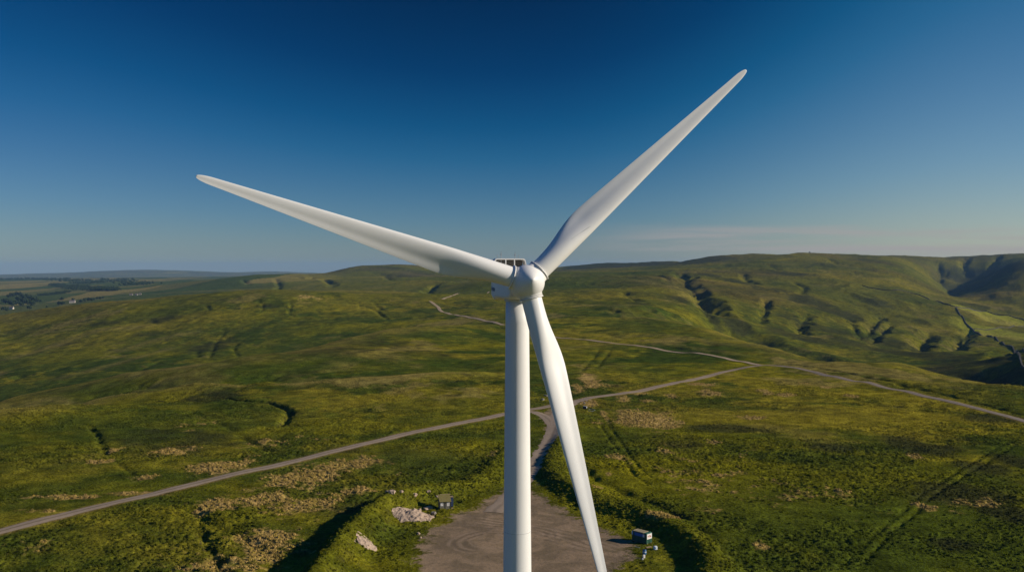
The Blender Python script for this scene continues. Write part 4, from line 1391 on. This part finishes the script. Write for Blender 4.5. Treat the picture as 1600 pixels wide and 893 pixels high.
def heap(name, pts_uv, label, size, n, seed, height, mat=None):
    """spoil heap: a rough mound mesh covered with stones, one thing"""
    mat = mat or M_STONE
    C = np.array([ground_at(u, v) for u, v in pts_uv])
    c = C.mean(0)
    e = empty(name, (c[0], c[1], gz(*c)))
    tag(e, label, 'rubble heap')
    # mound
    rx, ry = size
    g = 46
    X, Y = np.meshgrid(np.linspace(-1.25, 1.25, g) * rx, np.linspace(-1.25, 1.25, g) * ry)
    xw, yw = X.ravel() + c[0], Y.ravel() + c[1]
    rr = np.hypot(X.ravel() / rx, Y.ravel() / ry) + .28 * fbm(xw, yw, 4, 3, seed)
    hgt = height * np.clip(1 - rr, -.12, 1)**1.0 * (1 + .5 * fbm(xw, yw, 2.2, 3, seed + 3))
    hgt = np.where(rr > 1, -.35, hgt + .15 + .35 * fbm(xw, yw, 1.0, 2, seed + 5))
    Z = terrain(xw, yw) - gz(*c) + hgt
    idx = np.arange(g * g).reshape(g, g)
    Q = np.stack([idx[:-1, :-1].ravel(), idx[:-1, 1:].ravel(), idx[1:, 1:].ravel(), idx[1:, :-1].ravel()], 1)
    np_mesh('mound', np.c_[X.ravel(), Y.ravel(), Z], Q.astype(np.int32), mat, False, e)
    bm = bmesh.new()
    r = random.Random(seed)
    for k in range(n):
        a, q = r.uniform(0, 6.28), math.sqrt(r.random()) * 1.02
        x, y = math.cos(a) * q * rx, math.sin(a) * q * ry
        s = r.uniform(.10, .30) * (1.7 if r.random() < .12 else 1)
        h = height * max(0, 1 - q) * .85
        z = gz(c[0] + x, c[1] + y) - gz(*c) + h
        rock_bm(bm, (x, y, z + s * .15), (s, s * r.uniform(.7, 1.1), s * r.uniform(.5, .8)), seed * 50 + k, 1)
    tag(bm_obj('loose_stones', bm, mat, e), kind='stuff')
    return e


heap('rubble_heap', [(646, 810)], 'large heap of pale quarried rubble beside the grey hut', (6.2, 5.6), 90, 3, 2.5)
heap('rubble_heap', [(573, 861)], 'small spill of pale stones on the grassy bank below the large heap', (2.5, 3.6), 34, 8, .7)
BOULD = [(669, 796, 1.5, 'long pale boulder lying in the shadow of the hut', 5), (678, 803, 1.0, 'grey boulder nearest to the pad in front of the hut', 9),
         (612, 797, 1.5, 'pale boulder on the bank left of the rubble heap', 12), (606, 795, 1.0, 'flat pale stone on the bank crest beside a larger boulder', 15),
         (627, 792, .9, 'low pale stone in the grass above the rubble heap', 18), (648, 787, 1.2, 'pale boulder in the grass just above the rubble heap', 21),
         (655, 800, 1.0, 'square pale boulder at the upper edge of the rubble heap', 24), (707, 795, .6, 'small pale stone to the right of the hut door', 27),
         (670, 779, .9, 'pale upright stone behind the shadow of the hut', 30), (684, 780, .9, 'pale stone against the back corner of the hut', 33),
         (654, 832, .7, 'small stone at the gravel edge below the rubble heap', 36), (657, 838, .5, 'smallest stone at the gravel edge below the rubble heap', 39)]
for u, v, s, lab, sd in BOULD:
    x, y = ground_at(u, v)
    bm = bmesh.new()
    k = (1.5, .8, .7) if 'long' in lab else (1.05, .9, .75)
    rock_bm(bm, (0, 0, s * .25), (s * k[0], s * k[1], s * k[2]), sd, 3, .34)
    o = bm_obj('boulder', bm, M_STONE if 'grey' not in lab else M_STONE2, None)
    o.location = (x, y, gz(x, y)); o.scale = (.72, .72, .62)
    tag(o, lab, 'boulder', 'boulders round the turning ground')

# ------------------------------------------------------------------ feed trough with hose by the junction
e = at_ground('water_bowser', 914, 640, 'small dark tank with a grey lid and white end beside dry tufts near the road', 'tank', math.radians(-20))
bm = bmesh.new(); bm_box(bm, (0, 0, .75), (2.0, 1.3, 1.2), None, .12, 3)
bm_obj('tank_body', bm, M_DKB, e)
box_obj('lid', (-.15, 0, 1.40), (1.6, 1.1, .10), plain('lid_grey', (.42, .43, .42), .6, .3), e, .03)
box_obj('end_panel', (1.02, 0, .85), (.05, .95, .8), M_WHITEP, e, .02)
for s in (-.6, .6):
    for q in (-.65, .65):
        bm = bmesh.new(); bm_tube(bm, (s, q - .07, .28), (s, q + .07, .28), .28, .28, 18)
        bm_obj('wheel', bm, M_DKB, e)
x, y = ground_at(923, 643)
V = []; Fs = []
N = 70; m = 6
for i in range(N):
    a = i / (N - 1) * 4.6 - 2.6
    rr = 1.9 + .25 * math.sin(3 * a)
    px, py = x + rr * math.cos(a) * 1.15, y + 3.2 * math.sin(a)
    pz = gz(px, py) + .34
    for k in range(m):
        t = 2 * math.pi * k / m
        V.append((px + .10 * math.cos(t) * math.cos(a), py + .10 * math.cos(t) * math.sin(a), pz + .10 * math.sin(t)))
for i in range(N - 1):
    for k in range(m):
        Fs.append((i * m + k, i * m + (k + 1) % m, (i + 1) * m + (k + 1) % m, (i + 1) * m + k))
o = mesh_obj('hose', V, Fs, plain('hose_grey', (.30, .32, .31), .6, .3), None, True)
tag(o, 'loop of grey hose lying on the grass beside the dark tank', 'hose')
e = at_ground('marker_stone', 913, 632, 'small grey stone standing at the edge of the dry tufts by the road', 'stone')
bm = bmesh.new(); rock_bm(bm, (0, 0, .4), (.5, .4, .6), 61, 2); bm_obj('stone', bm, M_STONE2, e)
for u, v, lab in ((853, 618, 'low grey stone in the grass above the road junction'), (848, 625, 'small pale stone by the upper edge of the road junction')):
    x, y = ground_at(u, v); bm = bmesh.new(); rock_bm(bm, (0, 0, .3), (1.1, .8, .6), u, 2)
    o = bm_obj('boulder', bm, M_STONE2); o.location = (x, y, gz(x, y)); tag(o, lab, 'boulder')

# ------------------------------------------------------------------ dry stone walls on the far right hillside
M_WALL = plain('dark_dry_stone', (.075, .068, .055), .95, .1, 0, .3, .2)


def full_ground(u, v, dmin=90, dmax=28000):
    """point of the finished terrain met by the sight line"""
    dd = np.exp(np.linspace(math.log(dmin), math.log(dmax), 6000))
    x = xline(u, v) * dd
    g = terrain(x, dd) - (CAMZ + vline(v) * dd)
    k = np.argmax(g >= 0)
    if g[k] < 0: k = int(np.argmax(g))
    return float(x[k]), float(dd[k])


def stone_wall(pts, label, h=1.7, w=1.2):
    P = smooth_path(np.array([full_ground(u, v, 900, 6500) for u, v in pts]), 9.0)
    z = terrain(P[:, 0], P[:, 1])
    T = np.gradient(P, axis=0); T /= np.linalg.norm(T, axis=1)[:, None] + 1e-9
    N = np.c_[-T[:, 1], T[:, 0]]
    hh = h * (1 + .18 * noise(P[:, 0] / 20, P[:, 1] / 20, 95))
    V = []
    for i in range(len(P)):
        for s, zz, k in ((-1, -1.5, 1), (-1, hh[i], .6), (1, hh[i], .6), (1, -1.5, 1)):
            V.append((P[i, 0] + N[i, 0] * s * w * k, P[i, 1] + N[i, 1] * s * w * k, z[i] + zz))
    Fs = []
    for i in range(len(P) - 1):
        a, b = i * 4, i * 4 + 4
        Fs += [(a, b, b + 1, a + 1), (a + 1, b + 1, b + 2, a + 2), (a + 2, b + 2, b + 3, a + 3)]
    Fs += [(0, 1, 2, 3), tuple(len(V) - 4 + k for k in (3, 2, 1, 0))]
    o = mesh_obj('dry_stone_wall', V, Fs, M_WALL)
    tag(o, label, 'stone wall', 'dry stone walls on the far right hillside')


stone_wall([(1347, 446), (1390, 454), (1444, 464), (1487, 478), (1540, 486), (1600, 500), (1660, 514)], 'longest dark stone wall running down the right hillside from the moor', 2.4, 1.6)
stone_wall([(1494, 481), (1506, 498), (1519, 514), (1558, 531), (1600, 546), (1650, 560)], 'dark stone wall bending along the lower edge of the bright fields', 2.6, 1.8)
stone_wall([(1522, 514), (1560, 512), (1600, 510), (1650, 510)], 'short stone wall dividing the two bright fields', 1.8, 1.2)
stone_wall([(1588, 548), (1594, 562), (1600, 576)], 'short stone wall dropping into the shaded valley', 2.4, 1.6)

# cairn on the skyline
def crest(u, dmin=3500, dmax=6500):
    dd = np.linspace(dmin, dmax, 1500)
    x = xline(u, 395) * dd
    s = (terrain(x, dd) - CAMZ) / dd
    k = int(np.argmax(s))
    return float(x[k]), float(dd[k])


x, y = crest(1265)
e = empty('cairn', (x, y, gz(x, y))); tag(e, 'small dark cairn on the highest point of the right skyline', 'cairn')
bm = bmesh.new()
for k in range(26):
    a = random.uniform(0, 6.28); q = random.random()
    rock_bm(bm, (math.cos(a) * 4 * (1 - q), math.sin(a) * 4 * (1 - q), q * 5), (1.7, 1.6, 1.2), 300 + k, 1)
bm_obj('stones', bm, M_WALL, e)

# ------------------------------------------------------------------ far farmland: trees, woods, houses
M_LEAF = plain('far_foliage', (.030, .045, .018), .9, .05, 0, .35, .15)
M_TRUNK = plain('bark', (.06, .045, .03), .9, .1)


def crown_mesh(name, seed, n=260):
    """crown of many leaf-clump faces in several uneven lobes"""
    r = np.random.default_rng(seed)
    lobes = [(r.uniform(-.55, .55), r.uniform(-.55, .55), r.uniform(.45, 1.25), r.uniform(.35, .62)) for _ in range(9)]
    V = []; T = []
    for k in range(n):
        lx, ly, lz, lr = lobes[int(r.integers(len(lobes)))]
        d = r.normal(size=3); d /= np.linalg.norm(d)
        c = np.array([lx, ly, lz]) + d * lr * r.uniform(.6, 1.0)**.5
        a = r.normal(size=3); a -= d * (a @ d) * .6; a /= np.linalg.norm(a)
        b = np.cross(d, a)
        s = r.uniform(.12, .24)
        i = len(V)
        V += [tuple(c + a * s), tuple(c + b * s * .8), tuple(c - a * s * .9), tuple(c - b * s)]
        T.append((i, i + 1, i + 2, i + 3))
    me = bpy.data.meshes.new(name)
    me.from_pydata(V, [], T); me.materials.append(M_LEAF); me.update()
    return me


CROWNS = [crown_mesh('crown', s) for s in range(5)]
bm = bmesh.new(); bm_tube(bm, (0, 0, -.1), (0, 0, .75), .07, .04, 8)
for a in range(4): bm_tube(bm, (0, 0, .45), (.3 * math.cos(a * 1.6), .3 * math.sin(a * 1.6), .95), .03, .012, 6)
TRUNK = bpy.data.meshes.new('trunk'); bm.to_mesh(TRUNK); bm.free(); TRUNK.materials.append(M_TRUNK)


def tree(u, v, hpx, label, group, k, dmin=2300):
    x, y = full_ground(u, v, dmin, 15000)
    s = hpx / F * y / 1.65
    e = empty('tree', (x, y, gz(x, y) - .3), random.uniform(0, 6.28)); e.scale = (s, s, s)
    for nm, me in (('crown', CROWNS[k % 5]), ('trunk', TRUNK)):
        o = bpy.data.objects.new(nm, me); COL.objects.link(o); o.parent = e
    tag(e, label, 'tree', group)


k = 0
GROVE = 'dark trees of the farm grove in the left valley'
for u, v, h in ((8, 474, 9), (14, 476, 10), (20, 478, 9), (5, 484, 6), (10, 486, 6), (14, 465, 6), (19, 463, 7), (25, 462, 7), (31, 463, 8), (37, 467, 8), (29, 470, 8), (41, 465, 7),
                (47, 468, 8), (53, 470, 8), (36, 474, 9), (44, 476, 9), (51, 477, 8), (57, 472, 7), (46, 483, 7), (40, 470, 7), (26, 476, 8), (33, 478, 8)):
    tree(u, v, h, 'dark broadleaf tree crowded among others around the farm in the left valley', GROVE, k); k += 1
for u, v, h, lab in ((63, 472, 4, 'lone small tree just right of the farm grove'), (97, 469, 6, 'round tree standing up behind another beside the white farmhouse'),
                     (93, 476, 6, 'lower tree left of the white farmhouse'), (98, 476, 6, 'dense tree touching the left end of the white farmhouse field'),
                     (114, 470, 5, 'tree directly behind the white farmhouse'), (73, 480, 3, 'tiny bush at the foot of the left hill crest')):
    tree(u, v, h, lab, None, k); k += 1
for u, v, h in ((127, 472, 5), (132, 471, 6), (137, 470, 6), (142, 470, 6), (147, 469, 4)):
    tree(u, v, h, 'tree in the low dark clump right of the white farmhouse', 'tree clump right of the white farmhouse', k); k += 1
for u, v, h in ((152, 467, 4), (157, 467, 4), (161, 466, 3)):
    tree(u, v, h, 'small tree at the right end of the row above the hill crest', 'small trees above the hill crest', k); k += 1


def wood(name, px, label, n, h0, seed):
    """a far wood that reads as one dark mass: many crowns in one object"""
    r = np.random.default_rng(seed)
    V = []; T = []
    ctr = np.array([full_ground(u, v, 2400, 20000) for u, v, *_ in px])
    wid = np.array([p[2] for p in px], float)
    for k in range(n):
        t = r.uniform(0, len(px) - 1.001); i = int(t); f = t - i
        c = ctr[i] * (1 - f) + ctr[i + 1] * f
        w = wid[i] * (1 - f) + wid[i + 1] * f
        c = c + np.array([r.uniform(-1, 1) * w * .25, r.uniform(-1, 1) * w])
        z0 = gz(*c)
        s = h0 * r.uniform(.7, 1.2)
        me = CROWNS[int(r.integers(5))]
        for j in range(0, len(me.polygons), 4):
            p = me.polygons[j]
            a = len(V)
            for vi in p.vertices:
                q = me.vertices[vi].co
                V.append((c[0] + q.x * s, c[1] + q.y * s, z0 - .2 * s + q.z * s * 1.1))
            T.append((a, a + 1, a + 2, a + 3))
    o = np_mesh(name, np.array(V), np.array(T, np.int32), M_LEAF, False)
    tag(o, label, 'wood', None, 'stuff')


wood('far_wood', [(82, 445, 40), (95, 447, 70), (120, 450, 110), (140, 452, 110), (160, 453, 70), (182, 454, 30)], 'long dark wood on the far valley side', 330, 9, 5)
wood('far_wood', [(60, 462, 20), (75, 461, 40), (90, 459, 40), (105, 457, 30)], 'narrow dark tree belt between grove and long wood', 110, 7, 6)
wood('far_wood', [(-30, 436, 200), (20, 436.5, 260), (60, 436, 260), (100, 437, 240), (125, 440, 220), (160, 442, 200)], 'thin dark plantation line below the blue hills', 300, 11, 7)
wood('far_wood', [(150, 437, 220), (190, 438, 260), (205, 444, 160), (232, 445, 140)], 'dark plantation right of the far valley fields', 150, 10, 8)

M_LIME = plain('whitewash', (.55, .48, .40), .8, .1)
M_SLATE = plain('slate_roof', (.16, .13, .12), .8, .2)
M_WIN = plain('window_dark', (.02, .025, .03), .2, .5)


def farmhouse(u, v, L, W, H, rz, label, chim=True):
    x, y = full_ground(u, v, 2300, 9000)
    e = empty('farmhouse', (x, y, gz(x, y)), rz); tag(e, label, 'farmhouse')
    rh = W * .42
    V = [(-L / 2, -W / 2, -2), (L / 2, -W / 2, -2), (L / 2, W / 2, -2), (-L / 2, W / 2, -2), (-L / 2, -W / 2, H), (L / 2, -W / 2, H), (L / 2, W / 2, H), (-L / 2, W / 2, H),
         (-L / 2, 0, H + rh), (L / 2, 0, H + rh)]
    mesh_obj('wall', V, [(0, 1, 5, 4), (1, 2, 6, 9, 5), (2, 3, 7, 6), (3, 0, 4, 8, 7)], M_LIME, e)
    o_ = .5
    V = [(-L / 2 - o_, -W / 2 - o_, H - .3), (L / 2 + o_, -W / 2 - o_, H - .3), (L / 2 + o_, 0, H + rh + .25), (-L / 2 - o_, 0, H + rh + .25), (L / 2 + o_, W / 2 + o_, H - .3), (-L / 2 - o_, W / 2 + o_, H - .3)]
    V += [(a, b, c + .25) for a, b, c in V]
    Fs = [(0, 3, 2, 1), (3, 5, 4, 2), (6, 7, 8, 9), (9, 8, 10, 11), (0, 1, 7, 6), (5, 11, 10, 4), (1, 2, 8, 7), (2, 4, 10, 8), (0, 6, 9, 3), (3, 9, 11, 5)]
    rf = mesh_obj('roof', V, Fs, M_SLATE, e)
    if chim: box_obj('chimney', (L / 2 - 1.2, 0, H + rh + 1.0), (1.6, 1.2, 2.4), M_LIME, rf)
    for k in range(3): box_obj('window', (-L / 2 + L * (k + .7) / 3.4, -W / 2 - .03, H * .55), (1.3, .1, 1.6), M_WIN, e)


farmhouse(113, 473, 19, 8, 6, .15, 'white farmhouse with a chimney in the middle of the left valley')
farmhouse(18, 483, 14, 8, 5.5, -.1, 'white farmhouse below the tree grove at the far left')
farmhouse(205, 461, 11, 6, 3.0, .1, 'leftmost pale farm building on the crest of the left hill', False)
farmhouse(213, 461, 9, 6, 2.6, .0, 'middle pale farm building on the crest of the left hill', False)
farmhouse(219, 460, 9, 6, 2.6, .2, 'rightmost pale farm building on the crest of the left hill', False)

# ------------------------------------------------------------------ haze: one closed box of even air
bm = bmesh.new()
bm_box(bm, (0, 0, 5), (60000, 60000, 490))
hz = bm_obj('haze', bm)
tag(hz, kind='stuff')
m = bpy.data.materials.new('pale_air'); m.use_nodes = True
nt = m.node_tree
for n in list(nt.nodes):
    if n.type != 'OUTPUT_MATERIAL': nt.nodes.remove(n)
pv = nt.nodes.new('ShaderNodeVolumePrincipled')
pv.inputs['Color'].default_value = (.28, .52, .92, 1)
pv.inputs['Density'].default_value = 2.6e-5
pv.inputs['Anisotropy'].default_value = 0.0
nt.links.new(pv.outputs[0], nt.nodes['Material Output'].inputs['Volume'])
hz.data.materials.append(m)

# ------------------------------------------------------------------ light and sky
SUN_EL, SUN_FRONT = math.radians(23), math.radians(7)
sdir = Vector((math.cos(SUN_EL) * math.cos(SUN_FRONT), -math.cos(SUN_EL) * math.sin(SUN_FRONT), math.sin(SUN_EL)))
sun = bpy.data.lights.new('sun', 'SUN'); sun.energy = 5.0; sun.angle = math.radians(.53); sun.color = (1.0, .90, .76)
so = bpy.data.objects.new('sun', sun); COL.objects.link(so)
so.rotation_euler = sdir.to_track_quat('Z', 'Y').to_euler()
w = bpy.data.worlds.new('World'); SC.world = w; w.use_nodes = True
nt = w.node_tree
bg = nt.nodes['Background']
sky = nt.nodes.new('ShaderNodeTexSky'); sky.sky_type = 'NISHITA'; sky.sun_disc = False
sky.sun_elevation = SUN_EL
sky.sun_rotation = math.atan2(sdir.x, sdir.y)
sky.altitude = 400; sky.air_density = 1.0; sky.dust_density = .25; sky.ozone_density = 3.0
# thin cirrus low in the sky, deeper blue above it, raised out of view for fill light
geo = nt.nodes.new('ShaderNodeTexCoord')
sep = nt.nodes.new('ShaderNodeSeparateXYZ'); nt.links.new(geo.outputs['Generated'], sep.inputs[0])
el = sep.outputs[2]
ax = math_node(nt, 'ADD', math_node(nt, 'MULTIPLY', maprange(nt, sep.outputs[0], .0, .47, 0, 1), -.56),
               math_node(nt, 'MULTIPLY', maprange(nt, sep.outputs[0], -.05, -.50, 0, 1), -.30))
e_ = math_node(nt, 'MULTIPLY', el, math_node(nt, 'ADD', ax, 1.0))
rp = nt.nodes.new('ShaderNodeValToRGB')
stops = [(0, (.60, .72, .90)), (.023, (.51, .66, .87)), (.047, (.38, .60, .865)), (.08, (.24, .51, .79)), (.113, (.10, .43, .72)), (.145, (.03, .34, .62)),
         (.20, (.004, .21, .45)), (.266, (.001, .145, .32)), (.40, (.005, .25, .55)), (.75, (.02, .80, 1.45))]  # upper stops brightened above the frame to add blue fill
while len(rp.color_ramp.elements) < len(stops): rp.color_ramp.elements.new(.5)
for q, (p_, c_) in zip(rp.color_ramp.elements, stops): q.position = p_; q.color = (*c_, 1)
nt.links.new(e_, rp.inputs[0])
warm = mixcol(nt, maprange(nt, sep.outputs[0], .0, .47, 0, 1), (1.0, 1.0, 1.0), (1.9, 1.53, 1.22))
m1_ = nd(nt, 'ShaderNodeVectorMath', operation='MULTIPLY'); nt.links.new(sky.outputs[0], m1_.inputs[0]); nt.links.new(rp.outputs[0], m1_.inputs[1])
m2_ = nd(nt, 'ShaderNodeVectorMath', operation='MULTIPLY'); nt.links.new(m1_.outputs[0], m2_.inputs[0]); nt.links.new(warm, m2_.inputs[1])
m3_ = nd(nt, 'ShaderNodeVectorMath', operation='MULTIPLY'); nt.links.new(m2_.outputs[0], m3_.inputs[0])
nt.links.new(mixcol(nt, maprange(nt, sep.outputs[0], -.48, -.85, 0, 1), (1.0, 1.0, 1.0), (.30, .85, 1.35)), m3_.inputs[1])  # unseen sky far left tinted blue to colour the fill on the tower
m4_ = nd(nt, 'ShaderNodeVectorMath', operation='MULTIPLY'); nt.links.new(m3_.outputs[0], m4_.inputs[0])
nt.links.new(mixcol(nt, maprange(nt, sep.outputs[1], .1, -.6, 0, 1), (1.0, 1.0, 1.0), (1.22, 1.30, 1.25)), m4_.inputs[1])  # unseen sky behind the camera brightened to add fill
sky_out = m4_.outputs[0]
mp = nt.nodes.new('ShaderNodeMapping'); mp.inputs['Scale'].default_value = (4, 4, 60)
nt.links.new(geo.outputs['Generated'], mp.inputs[0])
cn = noise_node(nt, mp.outputs[0], 1.0, 5, .55, .3)
band = math_node(nt, 'MULTIPLY', maprange(nt, el, .008, .020, 0, 1), maprange(nt, el, .030, .055, 1, 0))
east = maprange(nt, sep.outputs[0], .03, .22, 0, 1)
cf = math_node(nt, 'MULTIPLY', math_node(nt, 'MULTIPLY', maprange(nt, cn, .42, .66, 0, .75), band), east)
cl = mixcol(nt, cf, sky_out, (5.6, 5.0, 4.8))
nt.links.new(cl, bg.inputs[0])
bg.inputs[1].default_value = .07

# ------------------------------------------------------------------ camera
cam = bpy.data.cameras.new('camera')
cam.sensor_fit = 'HORIZONTAL'; cam.sensor_width = 36.0; cam.lens = 36.0 * F / 1600.0
cam.clip_start = .5; cam.clip_end = 90000
co = bpy.data.objects.new('camera', cam); COL.objects.link(co)
co.location = (0, 0, CAMZ); co.rotation_euler = (math.pi / 2 - PITCH, 0, 0)
SC.camera = co
SC.view_settings.view_transform = 'Standard'; SC.view_settings.look = 'None'
SC.view_settings.exposure = 0.0; SC.view_settings.gamma = 1.0
SC.cycles.volume_bounces = 1
SC.cycles.max_bounces = 6
